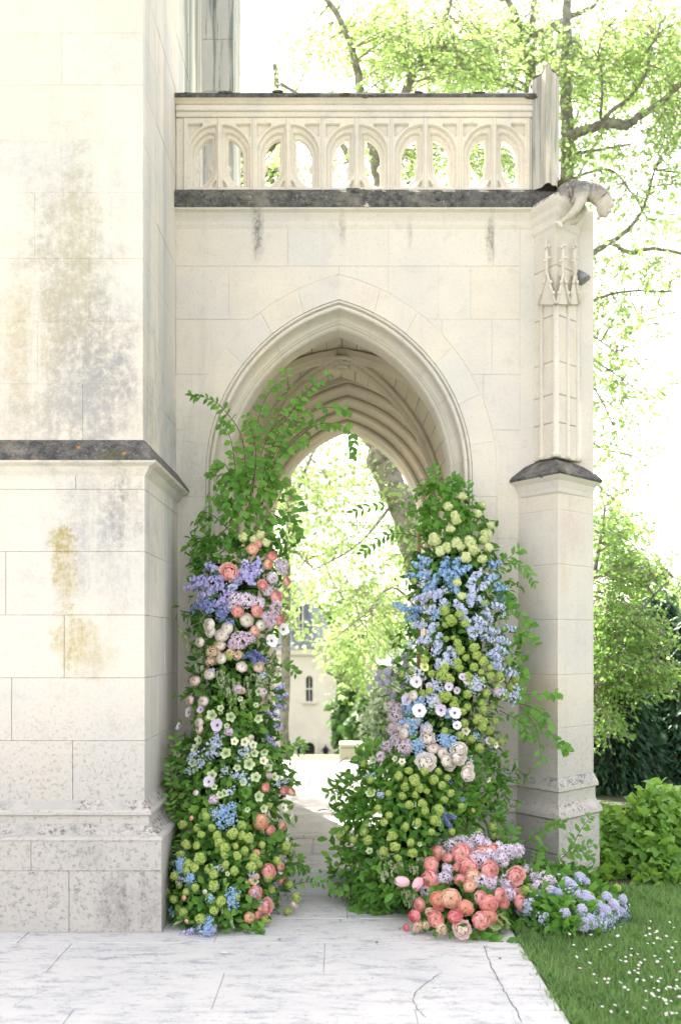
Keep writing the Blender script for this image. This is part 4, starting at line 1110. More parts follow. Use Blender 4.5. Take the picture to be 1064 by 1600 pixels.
# ---------------------------------------------------------------- left column
LB = Body([(640, 415, 48, -.10, .10), (720, 395, 55, -.14, .12), (800, 380, 70, -.20, .16), (880, 372, 74, -.26, .20), (960, 366, 66, -.30, .22), (1040, 365, 66, -.34, .24), (1110, 366, 60, -.40, .26),
           (1180, 362, 72, -.48, .30), (1250, 352, 86, -.58, .36), (1330, 346, 90, -.70, .42), (1400, 341, 92, -.80, .46), (1452, 338, 88, -.86, .46)])
LC = thing('flower_column', 'flower column beside the tower with lavender, cream and coral blooms and leafy top', 'flower column', (-.75, -.7, 0))
LB2 = Body([r for r in LB.r if r[0] >= 820]); LB2.mesh_core('light_stop_core', M['light_stop_core'], LC, .55)
LB.foliage('foliage', M['leaf_dark'], LC, 1500, .060, 840, 1130, wk=.95); LB.foliage('foliage', M['leaf_dark'], LC, 3000, .064, 1120, 1452, wk=1.0)
LB.foliage('foliage', M['leaf'], LC, 330, .060, 730, 860, LEAFW_V, .2, 1.1, .8, .9)
LB.foliage('foliage', M['leaf_bright'], LC, 750, .048, 1080, 1440, LEAFW_V, .8, 1.06, .2, 1.16)
L_ran = {'ranunculus.coral': [(399, 852, 9), (420, 871, 8), (438, 910, 10), (422, 934, 11), (372, 959, 10), (397, 957, 9), (428, 971, 10), (409, 1231, 9), (434, 1236, 10), (413, 1298, 10), (414, 1362, 10), (430, 1354, 9), (431, 1376, 8), (393, 1395, 10), (396, 1430, 7)],
         'ranunculus.peach': [(393, 861, 11), (412, 884, 8), (395, 987, 9), (446, 1238, 8), (400, 1285, 10), (430, 1293, 10), (396, 1333, 8), (384, 1433, 8), (390, 1376, 7)],
         'peony.coral': [(362, 898, 11), (404, 917, 10), (406, 1418, 11)], 'peony.blush': [(450, 1413, 8)],
         'ranunculus.white': [(384, 971, 10), (403, 979, 9), (358, 984, 10), (335, 979, 10), (351, 995, 10), (324, 1006, 10), (351, 1031, 11), (377, 1044, 10), (333, 1055, 9), (326, 1097, 9), (323, 1131, 10), (335, 989, 9)],
         'ranunculus.blush': [(350, 1011, 9), (400, 1044, 10), (318, 1066, 11), (309, 1096, 9), (322, 1140, 9)]}
for k, v in L_ran.items(): blooms(LC, LB, k, v, 10)
blooms(LC, LB, 'anemone.white', [(309, 1115, 11), (297, 1137, 8), (424, 987, 10), (413, 1004, 10)], 10, 1.0, .2); blooms(LC, LB, 'anemone.lilac', [(329, 1111, 8), (347, 1135, 9), (332, 1222, 8)], 9, 1.0, .2)
hl = [(340, 1119), (357, 1135), (363, 1121), (395, 1103), (397, 1124), (325, 1158), (314, 1171), (309, 1192), (356, 1178), (407, 1176), (383, 1182), (393, 1178), (385, 1195), (370, 1200), (398, 1245), (337, 1212), (338, 1230), (404, 1264), (424, 1295), (420, 1215), (395, 1215), (412, 1200), (378, 1222), (350, 1108), (352, 1240)]
blooms(LC, LB, 'hellebore.green', [(x, y, U(6, 8.5)) for x, y in hl], 7, .8, .5); blooms(LC, LB, 'hellebore.cream', [(380, 1160, 8), (367, 1160, 7), (392, 1165, 7), (430, 1264, 8), (443, 1275, 6), (405, 1190, 7)], 7, .8, .4)
lsnow = [(314, 1294), (296, 1289), (321, 1304), (328, 1276), (335, 1293), (342, 1306), (298, 1320, 10), (313, 1321), (318, 1341, 10), (363, 1302, 10), (375, 1290), (375, 1306), (352, 1324), (367, 1322), (369, 1337, 9), (352, 1336), (353, 1351), (301, 1350), (310, 1355), (300, 1360), (337, 1366), (330, 1357), (336, 1384, 9), (312, 1386), (300, 1393), (284, 1368), (257, 1358), (257, 1380, 9), (267, 1384), (270, 1395), (402, 1320), (435, 1324), (423, 1346), (384, 1310), (416, 1390), (438, 1384), (436, 1331), (393, 1341), (410, 1371), (440, 1425), (450, 1404), (247, 1439, 9), (260, 1440, 9), (247, 1452, 9), (261, 1450, 9), (249, 1427), (318, 1435), (346, 1407), (337, 1422), (389, 1354), (345, 1316), (290, 1335), (380, 1330), (280, 1405), (295, 1425), (365, 1360), (400, 1350)]
blooms(LC, LB, 'snowball.green', [(t[0], t[1], (t[2] if len(t) > 2 else 8)*.9) for t in lsnow], 8, .8)
blooms(LC, LB, 'snowball.pale', [(395, 845, 7), (404, 838, 7), (380, 842, 6), (412, 850, 6)], 7)
sp = [(375, 895, -.4, .3), (388, 905, .3, .4), (345, 905, -1, .3), (322, 914, -1, .2), (308, 918, -1, .3), (330, 928, -1, .4), (360, 925, -.6, .6), (350, 940, -.8, .5), (396, 900, .3, -.3), (338, 890, -.8, -.4), (398, 885, .2, -1), (372, 910, -.5, .8), (318, 905, -1, .1), (385, 890, -.3, -.8), (342, 918, -1, .5)]
spikes(LC, LB, 'delphinium_spike.lav', sp, 6.5, .8)
spikes(LC, LB, 'delphinium_spike.lav', [(436, 1088, .6, -.3), (432, 1104, 1, .1), (424, 1118, .8, .5), (414, 1112, .5, .6), (428, 1134, .6, .5), (414, 1150, .3, .9), (432, 1076, .8, -.6), (420, 1160, .4, .8)], 5, .8)
blooms(LC, LB, 'hyacinth.hyac', [(430, 885, 12), (420, 905, 13), (385, 940, 14), (372, 938, 11), (400, 945, 12), (432, 893, 10), (412, 925, 11), (365, 948, 9)], 12, .4, .3)
blooms(LC, LB, 'hyacinth.pinkst', [(375, 1003, 13), (410, 965, 11), (425, 950, 11), (388, 998, 11), (415, 975, 10), (365, 1008, 10), (422, 960, 9)], 11, .4, .3)
blooms(LC, LB, 'hyacinth.apricot', [(340, 1020, 10), (372, 1025, 11), (335, 1033, 9), (362, 1022, 10), (378, 1080, 7)], 10, .4)
blooms(LC, LB, 'forget_me_not.navy', near_pts([(330, 955), (345, 960), (358, 958), (322, 948), (355, 970)], 12, 6, 5), 8, .6); spikes(LC, LB, 'muscari_spike.navy', [(392, 1028, .3, .5), (400, 1022, .5, .2), (408, 1030, .8, .4), (396, 1038, 0, 1), (385, 1025, -.3, .2)], 5.5)
blooms(LC, LB, 'forget_me_not.greyblue', [(340, 1160, 10), (335, 1178, 12), (345, 1150, 9), (310, 1185, 9), (318, 1195, 8), (378, 1178, 9), (385, 1172, 8), (342, 1170, 10), (352, 1205, 8)], 9, .5)
blooms(LC, LB, 'forget_me_not.sky', near_pts([(344, 1268), (353, 1266), (358, 1278), (363, 1262), (353, 1286), (290, 1351), (291, 1360), (304, 1372), (325, 1400), (363, 1394), (361, 1407), (279, 1424), (330, 1451), (329, 1440), (336, 1357)], 34, 4, 4), 7, .7)
blooms(LC, LB, 'seed_pod_sprig', [], 8)
for (x, y) in [(285, 982), (293, 990), (300, 1005), (308, 1015), (318, 1028), (310, 1035), (322, 1040), (350, 1058), (362, 1062), (370, 1066), (385, 1060), (398, 1055), (412, 1045), (428, 1030), (356, 1075), (372, 1080), (388, 1078), (402, 1070), (415, 1062), (345, 1048), (425, 1018), (430, 1045), (345, 1070), (380, 1095), (365, 1092)]:
    p, n = LB.at(x, y); put(LC, 'seed_pod_sprig', p+n*.02, Vector((n.x*.5, n.y*.5, 1)), .033*U(.85, 1.15))
spikes(LC, LB, 'bell_stem', [(352, 1380, .1, 1), (287, 1424, -.2, 1), (348, 1415, 0, 1), (362, 1438, .2, 1), (432, 1170, .7, .8), (445, 1200, 1, .5), (448, 1240, .7, .3), (448, 1285, .5, .7), (452, 1330, .6, .8), (440, 1305, .9, .1), (425, 1215, 1, -.2), (282, 1440, -.5, .6), (418, 1188, .5, .9), (437, 1155, .3, 1)], 4.5, .75)
spikes(LC, LB, 'delphinium_spike.lav', [(280, 1466, -1, .12), (292, 1462, -1, .1), (305, 1456, -1, .15), (330, 1452, -.8, .2)], 6, .8)
for pts in [[(390, 830, -.2), (395, 750, -.18), (420, 680, -.15), (450, 612, -.13), (446, 578, -.12)], [(395, 800, -.2), (425, 700, -.2), (470, 622, -.2), (515, 584, -.2)], [(400, 780, -.15), (440, 690, -.1), (495, 640, -.08), (542, 640, -.06)],
            [(410, 740, -.1), (460, 690, -.05), (500, 662, 0), (545, 672, 0), (551, 712, 0)], [(385, 790, -.2), (380, 690, -.2), (350, 640, -.2), (325, 622, -.2), (300, 618, -.2)], [(380, 800, -.2), (352, 725, -.2), (328, 740, -.2)], [(375, 800, -.2), (362, 690, -.22), (343, 660, -.22)],
            [(400, 800, -.2), (440, 752, -.15), (470, 792, -.12)], [(370, 840, -.25), (322, 800, -.25), (303, 842, -.25)], [(420, 820, -.2), (455, 800, -.15), (470, 838, -.12)], [(385, 780, -.22), (405, 650, -.2), (430, 600, -.18)], [(380, 770, -.25), (365, 740, -.28), (345, 780, -.3)],
            [(395, 770, -.25), (400, 700, -.25), (385, 650, -.25)], [(405, 760, -.2), (450, 700, -.18), (478, 690, -.15)], [(360, 820, -.28), (330, 850, -.3), (305, 880, -.28)], [(410, 790, -.25), (430, 720, -.22), (455, 660, -.2), (480, 640, -.18)],
            [(350, 860, -.3), (315, 890, -.3), (300, 905, -.28)], [(415, 690, -.2), (460, 640, -.2), (490, 600, -.2)]]:
    branch(LC, pts, 'b' if random.random() < .5 else 'a', .066, .032, .25, .004, .8)
for pts in [[(430, 1390, -.75), (478, 1378, -.8), (503, 1380, -.82)], [(448, 1330, -.6), (470, 1345, -.6), (478, 1360, -.6)], [(425, 1050, -.3), (448, 1040, -.3), (462, 1052, -.3)], [(380, 1440, -1.15), (400, 1455, -1.25), (408, 1462, -1.3)], [(370, 1440, -1.2), (385, 1458, -1.28), (402, 1450, -1.3)],
            [(300, 1220, -.7), (278, 1180, -.7), (272, 1150, -.7)], [(295, 1260, -.75), (270, 1225, -.75), (266, 1195, -.75)], [(295, 1290, -.8), (272, 1270, -.85), (264, 1240, -.85)], [(440, 1175, -.5), (462, 1160, -.5), (476, 1172, -.5)]]:
    branch(LC, pts, 'a', .055, .03, .2, .003, .2)

def sprinkle(parent, body, key, n, py0, py1, r0, r1):
    for _ in range(n):
        py = U(py0, py1); c, h, y, d = body.row(py); blooms(parent, body, key, [(c+h*U(-.95, .95), py, U(r0, r1))], 6, .8, .6)
for key, n, a_, b_, r0, r1 in (('forget_me_not.peri', 12, 900, 1440, 5, 8), ('snowball.green', 14, 1000, 1440, 3.5, 6), ('hellebore.green', 12, 1060, 1440, 4, 7), ('hyacinth.pinkst', 5, 900, 1250, 5, 8), ('forget_me_not.greyblue', 8, 1100, 1420, 5, 8), ('ranunculus.white', 6, 1150, 1440, 4, 6), ('ranunculus.peach', 5, 1230, 1440, 3.5, 6)): sprinkle(LC, LB, key, n, a_, b_, r0, r1)
# ---------------------------------------------------------------- right column
RB = Body([(745, 692, 34, -.10, .10), (800, 702, 50, -.14, .12), (860, 712, 66, -.20, .17), (920, 716, 76, -.25, .20), (980, 718, 82, -.30, .22), (1050, 708, 88, -.34, .25), (1120, 694, 82, -.38, .28), (1180, 678, 84, -.42, .31),
           (1250, 656, 100, -.48, .36), (1320, 650, 104, -.54, .40), (1380, 644, 92, -.58, .42), (1418, 640, 84, -.60, .42)])
RC = thing('flower_column', 'flower column beside the corner pier with blue spikes over green snowball blooms', 'flower column', (.6, -.5, 0))
Body([r for r in RB.r if r[0] >= 860]).mesh_core('light_stop_core', M['light_stop_core'], RC, .5)
RB.foliage('foliage', M['leaf_dark'], RC, 1600, .060, 860, 1180, wk=.95); RB.foliage('foliage', M['leaf_dark'], RC, 1900, .064, 1170, 1415); RB.foliage('foliage', M['leaf'], RC, 1200, .072, 1180, 1410, LEAF_V, .7, 1.02, .1, 1.22)
RB.foliage('foliage', M['leaf_bright'], RC, 420, .055, 900, 1400, LEAF_V, .8, 1.05, .1, 1.15)
RB.foliage('foliage', M['leaf'], RC, 420, .060, 745, 880, LEAFW_V, .1, 1.0, .7, .9)
for x0, x1 in ((655, 652), (728, 735)):
    mb = MB(); a, b = W(x0, 830, -.05), W(x1, 1350, -.05); mb.tube([a, b], .018, 4); mb.build('timber_stake', M['wood'], RC)
blooms(RC, RB, 'snowball.pale', [(683, 847), (699, 858), (711, 851), (724, 874), (735, 861), (747, 876), (690, 864), (753, 858), (749, 845), (717, 857), (718, 778, 7), (699, 795, 7), (710, 814, 9), (684, 844), (750, 837, 8), (759, 823, 6), (741, 805, 6), (703, 829, 7), (746, 791, 5), (708, 808, 7), (728, 850), (720, 933, 8), (713, 912, 7)], 8, .6)
rb = [(668, 876, -.4, -.3), (695, 883, .3, -.6), (722, 892, .6, -.2), (668, 899, -.7, .2), (681, 910, -.2, .5), (701, 910, .2, .5), (713, 921, .2, .6), (674, 918, -.6, .4), (650, 901, -1, 0), (767, 883, 1, -.1), (776, 919, 1, .3), (780, 935, 1, .6), (762, 905, .8, -.2), (645, 955, -1, -.1), (630, 948, -1, -.2), (656, 953, -1, .2), (686, 960, -.4, .5), (712, 884, .2, -.8), (690, 898, -.3, .2), (705, 898, .4, .3), (660, 885, -.8, -.3), (650, 965, -.8, .6)]
spikes(RC, RB, 'delphinium_spike.blue', [t for i, t in enumerate(rb) if i % 2], 6, .75); spikes(RC, RB, 'delphinium_spike.sky', [t for i, t in enumerate(rb) if i % 2 == 0], 6, .75)
rp = [(735, 912, .1, -1), (736, 925, -.1, .8), (733, 937, 0, 1), (753, 917, .5, -.7), (674, 928, -.8, .3), (686, 930, -.3, .7), (695, 946, .2, .8), (717, 948, .4, .5), (677, 953, -.6, .4), (659, 978, -1, .4), (677, 982, -.3, .7), (686, 1000, -.1, .9), (683, 1014, -.2, .9), (697, 1027, .1, .8), (708, 1020, .3, .7), (771, 948, .8, .2), (758, 960, .4, .7), (747, 984, .4, .7), (735, 989, .1, .8), (756, 996, .7, .5), (776, 1016, .8, .5), (767, 1025, .6, .7), (787, 984, 1, 0), (792, 1052, .9, .3), (686, 1038, 0, 1), (665, 1002, -.9, .3), (780, 1000, .9, .5), (748, 940, .3, .5), (722, 960, -.3, .6), (728, 975, .2, .8), (745, 970, .5, .4), (765, 985, .8, .2), (742, 900, .4, -.6), (770, 1040, .7, .5), (660, 935, -.9, .2)]
spikes(RC, RB, 'delphinium_spike.peri', rp, 6, .75)
rsnow = [(697, 957, 7), (705, 971, 10), (716, 962, 8), (724, 976, 8), (697, 978), (736, 1014), (717, 1017), (713, 1007), (725, 1029), (739, 1026), (713, 1036), (698, 1000, 5), (708, 998, 5), (756, 1058), (769, 1058), (794, 1061, 7), (767, 1072), (789, 1075), (692, 1057, 9), (701, 1063, 8), (678, 1055), (697, 1045), (726, 1059), (735, 1044), (744, 1052), (668, 1033), (636, 1055, 5), (648, 1049, 5),
         (692, 1050), (695, 1090, 8), (707, 1094), (664, 1085), (675, 1081), (707, 1103), (725, 1106), (726, 1086), (742, 1111, 8), (718, 1113), (720, 1131), (714, 1150), (744, 1138), (756, 1143), (729, 1156), (763, 1128), (767, 1073), (747, 1129), (693, 1143), (735, 1075), (750, 1085), (745, 1100), (760, 1105), (775, 1090), (738, 1125), (755, 1160), (770, 1160), (740, 1170), (715, 1045), (748, 1035), (758, 1045), (730, 1070), (745, 1065)]
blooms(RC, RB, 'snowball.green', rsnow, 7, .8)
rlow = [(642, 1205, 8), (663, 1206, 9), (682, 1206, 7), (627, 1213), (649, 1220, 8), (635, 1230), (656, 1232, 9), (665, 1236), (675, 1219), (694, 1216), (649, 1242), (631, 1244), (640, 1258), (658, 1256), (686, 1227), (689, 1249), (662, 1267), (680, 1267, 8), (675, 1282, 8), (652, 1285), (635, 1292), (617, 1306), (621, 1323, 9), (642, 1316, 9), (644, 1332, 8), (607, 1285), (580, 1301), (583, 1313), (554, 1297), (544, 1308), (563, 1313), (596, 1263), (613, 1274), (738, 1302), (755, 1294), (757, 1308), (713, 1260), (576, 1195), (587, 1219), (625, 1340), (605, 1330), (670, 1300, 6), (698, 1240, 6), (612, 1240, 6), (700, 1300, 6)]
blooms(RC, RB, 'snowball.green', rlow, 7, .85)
blooms(RC, RB, 'poppy.yellow', [(668, 1044, 9), (698, 1063, 7)], 8, 1.0, .2)
for (x, y) in [(616, 1034), (639, 1018), (633, 1027), (606, 1050), (607, 1061), (633, 1040), (620, 1046), (616, 1054), (577, 1075), (590, 1060), (593, 1050), (605, 1052), (606, 1066), (606, 1082), (615, 1087), (633, 1041), (625, 1060), (640, 1050), (596, 1068), (630, 1072), (622, 1095)]:
    p = W(x, y, -.38+U(-.08, .08)); q, n = RB.at(max(x, 640)+15, y+25); h = put(RC, 'scabious.lilac', p, Vector((-.5, -.7, .5)), .021*U(.85, 1.15))
    mb = MB(); mb.tube([p, p.lerp(q, .5)+Vector((0, -.01, -.02)), q], .0022, 4); s_ = mb.build('stem', M['stem'], None, True); attach(s_, h)
blooms(RC, RB, 'anemone.white', [(661, 1068, 12), (705, 1116, 11), (708, 1135, 10), (664, 1113, 10)], 10, 1.0, .2); blooms(RC, RB, 'anemone.lilac', [(689, 1112, 9), (700, 1076, 9), (646, 1095, 11), (724, 1065, 8), (718, 1060, 7)], 9, 1.0, .25)
blooms(RC, RB, 'ranunculus.white', [(654, 1089, 9), (684, 1095, 7), (670, 1140, 11), (640, 1148, 10), (676, 1170, 11), (689, 1178, 11), (693, 1189, 11)], 10, .8)
blooms(RC, RB, 'peony.white', [(669, 1155, 12), (709, 1174, 13), (707, 1186, 13), (722, 1202, 10), (719, 1210, 10), (666, 1192, 12), (698, 1195, 9)], 11, .8); blooms(RC, RB, 'ranunculus.blush', [(654, 1129, 9), (630, 1136, 9), (641, 1137, 8)], 9)
blooms(RC, RB, 'hyacinth.mauve', [(634, 1113, 14), (628, 1122, 12), (636, 1168, 14), (611, 1168, 12), (628, 1156, 12), (622, 1105, 10), (620, 1140, 10)], 12, .4, .3)
blooms(RC, RB, 'forget_me_not.sky', near_pts([(657, 1100), (650, 1110), (660, 1106), (693, 1127), (690, 1156), (657, 1161), (661, 1177), (655, 1185), (680, 1111), (646, 1136), (669, 1131), (650, 1170), (696, 1160)], 34, 5, 5), 8, .7)
blooms(RC, RB, 'forget_me_not.peri', near_pts([(686, 1075), (673, 1093), (735, 1072), (728, 1078), (770, 1085), (785, 1095), (765, 1110), (792, 1085)], 18, 5, 4), 9, .6)
spikes(RC, RB, 'muscari_spike.navy', [(694, 1278, .2, .6), (686, 1289, -.1, 1), (703, 1276, .7, .2), (690, 1268, .1, -.5), (699, 1290, .3, .7)], 5.5); blooms(RC, RB, 'forget_me_not.navy', [(716, 1250, 6), (699, 1219, 5)], 6)
for (x, y) in [(596, 1330), (604, 1340), (612, 1335), (620, 1340), (604, 1352), (616, 1352), (655, 1342), (648, 1352), (644, 1396), (636, 1390), (652, 1400), (610, 1345), (625, 1350), (600, 1360), (640, 1405)]:
    p, n = RB.at(x, y); put(RC, 'seed_pod_sprig', p+n*.03, Vector((n.x*.5, n.y*.5, 1)), .030*U(.85, 1.15))
for pts in [[(700, 830, -.15), (692, 765, -.12), (676, 732, -.1)], [(715, 820, -.15), (732, 785, -.14), (728, 755, -.14)], [(700, 810, -.15), (668, 760, -.1), (645, 775, -.08)], [(690, 830, -.1), (650, 800, 0), (600, 790, .1), (552, 800, .15)], [(690, 860, -.1), (640, 835, 0), (600, 838, .1), (566, 865, .12)],
            [(710, 830, -.15), (745, 800, -.15), (752, 830, -.15)], [(760, 900, -.3), (790, 875, -.32), (812, 858, -.33)], [(785, 880, -.32), (815, 885, -.35), (836, 912, -.36)], [(770, 920, -.33), (785, 925, -.35), (800, 938, -.36)], [(770, 965, -.35), (800, 950, -.38), (828, 975, -.4)], [(765, 985, -.35), (810, 990, -.38), (832, 1000, -.38)],
            [(785, 1085, -.4), (830, 1085, -.45), (872, 1082, -.48)], [(790, 1095, -.4), (840, 1110, -.45), (862, 1148, -.45), (886, 1172, -.45)], [(810, 1100, -.42), (838, 1140, -.44), (845, 1188, -.44)], [(790, 1075, -.4), (810, 1040, -.42), (818, 1060, -.42)], [(780, 1110, -.4), (815, 1130, -.45), (822, 1150, -.45)],
            [(600, 1255, -.5), (555, 1246, -.5), (508, 1238, -.5)], [(600, 1215, -.5), (560, 1212, -.5), (540, 1222, -.5)], [(600, 1300, -.55), (560, 1290, -.55), (526, 1302, -.55)], [(600, 1350, -.6), (565, 1335, -.62), (545, 1340, -.62)], [(610, 1410, -.7), (565, 1398, -.75), (522, 1388, -.78)], [(620, 1420, -.75), (585, 1412, -.8), (555, 1422, -.84)],
            [(600, 1230, -.5), (575, 1190, -.5), (560, 1180, -.5)], [(600, 1270, -.5), (560, 1265, -.55), (535, 1275, -.55)], [(700, 790, -.15), (712, 760, -.15), (705, 745, -.15)], [(610, 1400, -.8), (590, 1425, -.86), (560, 1428, -.88)], [(640, 1410, -.85), (610, 1428, -.9), (585, 1430, -.92)],
            [(770, 1200, -.45), (790, 1230, -.45), (785, 1260, -.45)], [(760, 1270, -.5), (785, 1290, -.5), (790, 1315, -.5)], [(680, 790, -.12), (665, 800, -.1), (660, 840, -.1)], [(600, 1185, -.48), (585, 1165, -.46), (570, 1160, -.46)]]:
    branch(RC, pts, 'b' if random.random() < .35 else 'a', .066, .033, .22, .0035, .35)

for key, n, a_, b_, r0, r1 in (('forget_me_not.peri', 16, 880, 1250, 5, 9), ('snowball.green', 16, 900, 1390, 3.5, 6), ('hellebore.green', 18, 1000, 1380, 4, 7), ('anemone.lilac', 5, 1050, 1200, 5, 7), ('hyacinth.pinkst', 5, 1040, 1200, 5, 8), ('hellebore.cream', 8, 1100, 1300, 4, 6), ('forget_me_not.sky', 6, 1150, 1330, 4, 6)): sprinkle(RC, RB, key, n, a_, b_, r0, r1)
# ---------------------------------------------------------------- mounds on the ground
CB = Body([(1312, 742, 60, -.62, .20), (1350, 735, 78, -.72, .34), (1400, 732, 82, -.84, .44), (1440, 728, 84, -.92, .46), (1462, 722, 80, -.96, .44)])
CM = thing('flower_mound', 'low mound of coral and peach ranunculus with pale lilac hyacinths on the paving', 'flower mound', (.65, -1.05, 0))
CB.mesh_core('light_stop_core', M['light_stop_core'], CM, .55); CB.foliage('foliage', M['leaf_dark'], CM, 1100, .055, 1318, 1460, wk=.95)
for k, v in {'ranunculus.coral': [(691, 1335, 12), (724, 1334, 12), (686, 1351, 10), (672, 1348, 9), (730, 1354, 12), (758, 1360, 13), (685, 1378, 13), (716, 1354, 7), (705, 1340, 8), (720, 1375, 8), (770, 1398, 12), (755, 1412, 14), (688, 1435, 12), (747, 1402, 9), (691, 1416, 9), (745, 1437, 10), (668, 1414, 8), (778, 1410, 9)],
             'ranunculus.orange': [(748, 1332, 9), (764, 1328, 9), (726, 1417, 13), (757, 1431, 10), (693, 1404, 12)], 'ranunculus.peach': [(732, 1383, 9), (708, 1402, 12), (736, 1368, 9)], 'ranunculus.hot': [(713, 1430, 12), (664, 1432, 10), (646, 1450, 6)],
             'peony.coral': [(786, 1369, 11), (800, 1408, 12)], 'peony.blush': [(720, 1450, 13)]}.items(): blooms(CM, CB, k, [(t[0], t[1], t[2]*1.18) for t in v], 10, .85, .4)
hy = [(672, 1332), (689, 1321), (706, 1322), (724, 1313), (732, 1325), (745, 1315), (759, 1338), (778, 1344), (772, 1330), (786, 1332), (798, 1330), (701, 1358), (678, 1363), (745, 1375), (761, 1381), (782, 1381), (794, 1387), (786, 1397), (811, 1365), (672, 1393), (714, 1318), (756, 1322), (745, 1345), (700, 1372), (812, 1380)]
blooms(CM, CB, 'hyacinth.hyac', [(x, y, U(11, 14)) for x, y in hy], 12, .3, .4); blooms(CM, CB, 'hyacinth.pinkst', [(800, 1328, 11), (785, 1385, 11), (766, 1372, 10), (792, 1398, 10)], 11, .3)
blooms(CM, CB, 'hyacinth.apricot', [(677, 1425, 9), (692, 1451, 9), (658, 1447, 8), (670, 1446, 8), (655, 1452, 6)], 8, .4)
for i in range(13):
    x = U(752, 812); p = W(770+U(-10, 15), 1428+U(-4, 8), -1.2+U(-.05, .05)); e = W(x, 1462+U(-14, 6), -1.4+U(-.08, .03)); put(CM, 'fern_frond', p, (e-p)+Vector((0, 0, U(-.02, .08))), .040*U(.8, 1.2), U(-1.2, 1.2))
for (x, y, d) in ((628, 1378, (-.85, -.3, .15)), (653, 1381, (-.3, -.6, -.4))):
    p = W(x, y, -1.12); h = put(CM, 'tulip.pink', p, Vector(d), .046); q = W(690, 1395, -1.0); mb = MB(); mb.tube([p, p.lerp(q, .5)+Vector((0, 0, -.015)), q], .004, 5); s_ = mb.build('stem', M['stem'], None, True); attach(s_, h)
for pts in [[(735, 1455, -1.35), (765, 1468, -1.42), (803, 1474, -1.45)], [(730, 1452, -1.36), (750, 1474, -1.42), (770, 1478, -1.44)], [(700, 1380, -1.12), (690, 1392, -1.2), (675, 1398, -1.22)], [(740, 1390, -1.2), (750, 1400, -1.25), (756, 1396, -1.26)]]:
    branch(CM, pts, 'a', .07, .03, .1, .003, .1, True, 'leafy_branch', .6)
PB = Body([(1352, 850, 48, -.62, .16), (1390, 868, 74, -.78, .32), (1425, 888, 84, -.90, .40), (1452, 890, 80, -.96, .38)])
PMd = thing('flower_mound', 'low mound of lavender scabious and violet blooms on the lawn at the pier foot', 'flower mound', (1.2, -1.0, -.02))
PB.mesh_core('light_stop_core', M['light_stop_core'], PMd, .6); PB.foliage('foliage', M['leaf_dark'], PMd, 1900, .060, 1350, 1452, wk=1.0); PB.foliage('foliage', M['leaf'], PMd, 500, .065, 1360, 1455, LEAF_V, .9, 1.15, .1, 1.05)
blooms(PMd, PB, 'scabious.lavender', [(883, 1383, 9), (896, 1398, 9), (902, 1421, 9), (906, 1443, 9), (881, 1426, 9), (925, 1415, 8), (935, 1402, 8), (962, 1406, 7), (945, 1414, 8), (935, 1423, 9), (955, 1425, 7), (912, 1433, 8), (918, 1443, 8), (877, 1379, 9), (906, 1402, 9), (892, 1371, 8), (904, 1378, 7), (930, 1430, 7), (870, 1395, 8), (915, 1405, 7), (950, 1418, 7), (888, 1408, 7)], 8, .8)
blooms(PMd, PB, 'hyacinth.hyac', [(812, 1363, 12), (850, 1371, 13), (857, 1379, 12), (844, 1385, 11), (838, 1372, 9), (860, 1392, 9)], 11, .5, .3)
spikes(PMd, PB, 'delphinium_spike.peri', [(846, 1395, .2, 1), (858, 1400, .3, .8), (872, 1372, .3, -.8), (940, 1432, .8, .2), (925, 1425, .5, .6), (898, 1380, .3, -.5), (955, 1412, .9, -.2), (910, 1415, .5, .5)], 5, .6)
blooms(PMd, PB, 'forget_me_not.peri', near_pts([(819, 1421), (832, 1423), (845, 1430), (920, 1435), (950, 1430), (935, 1440), (890, 1390), (965, 1432)], 26, 6, 5), 8, .8); blooms(PMd, PB, 'forget_me_not.blue', near_pts([(819, 1421), (945, 1437), (870, 1390), (970, 1437)], 10, 5, 4), 6, .8)
blooms(PMd, PB, 'snowball.green', [(825, 1392, 8), (868, 1408, 6), (917, 1400, 6), (955, 1390, 8), (830, 1385, 6), (893, 1418, 5)], 7)
for pts in [[(795, 1340, -.7), (835, 1305, -.62), (868, 1288, -.6), (880, 1286, -.6)], [(865, 1355, -.7), (895, 1325, -.62), (926, 1318, -.58)], [(880, 1338, -.65), (905, 1330, -.62), (925, 1338, -.6)], [(890, 1330, -.6), (905, 1300, -.58), (922, 1276, -.55)], [(800, 1350, -.75), (797, 1318, -.72), (803, 1294, -.7)], [(835, 1360, -.8), (838, 1335, -.78), (848, 1322, -.76)],
            [(850, 1440, -1.25), (870, 1452, -1.3), (885, 1458, -1.34)], [(900, 1445, -1.28), (912, 1455, -1.32), (930, 1458, -1.34)], [(860, 1410, -1.15), (855, 1430, -1.22), (845, 1445, -1.25)], [(820, 1420, -1.15), (815, 1438, -1.2), (805, 1448, -1.25)]]:
    branch(PMd, pts, 'a', .058, .036, .25, .0035, .25)
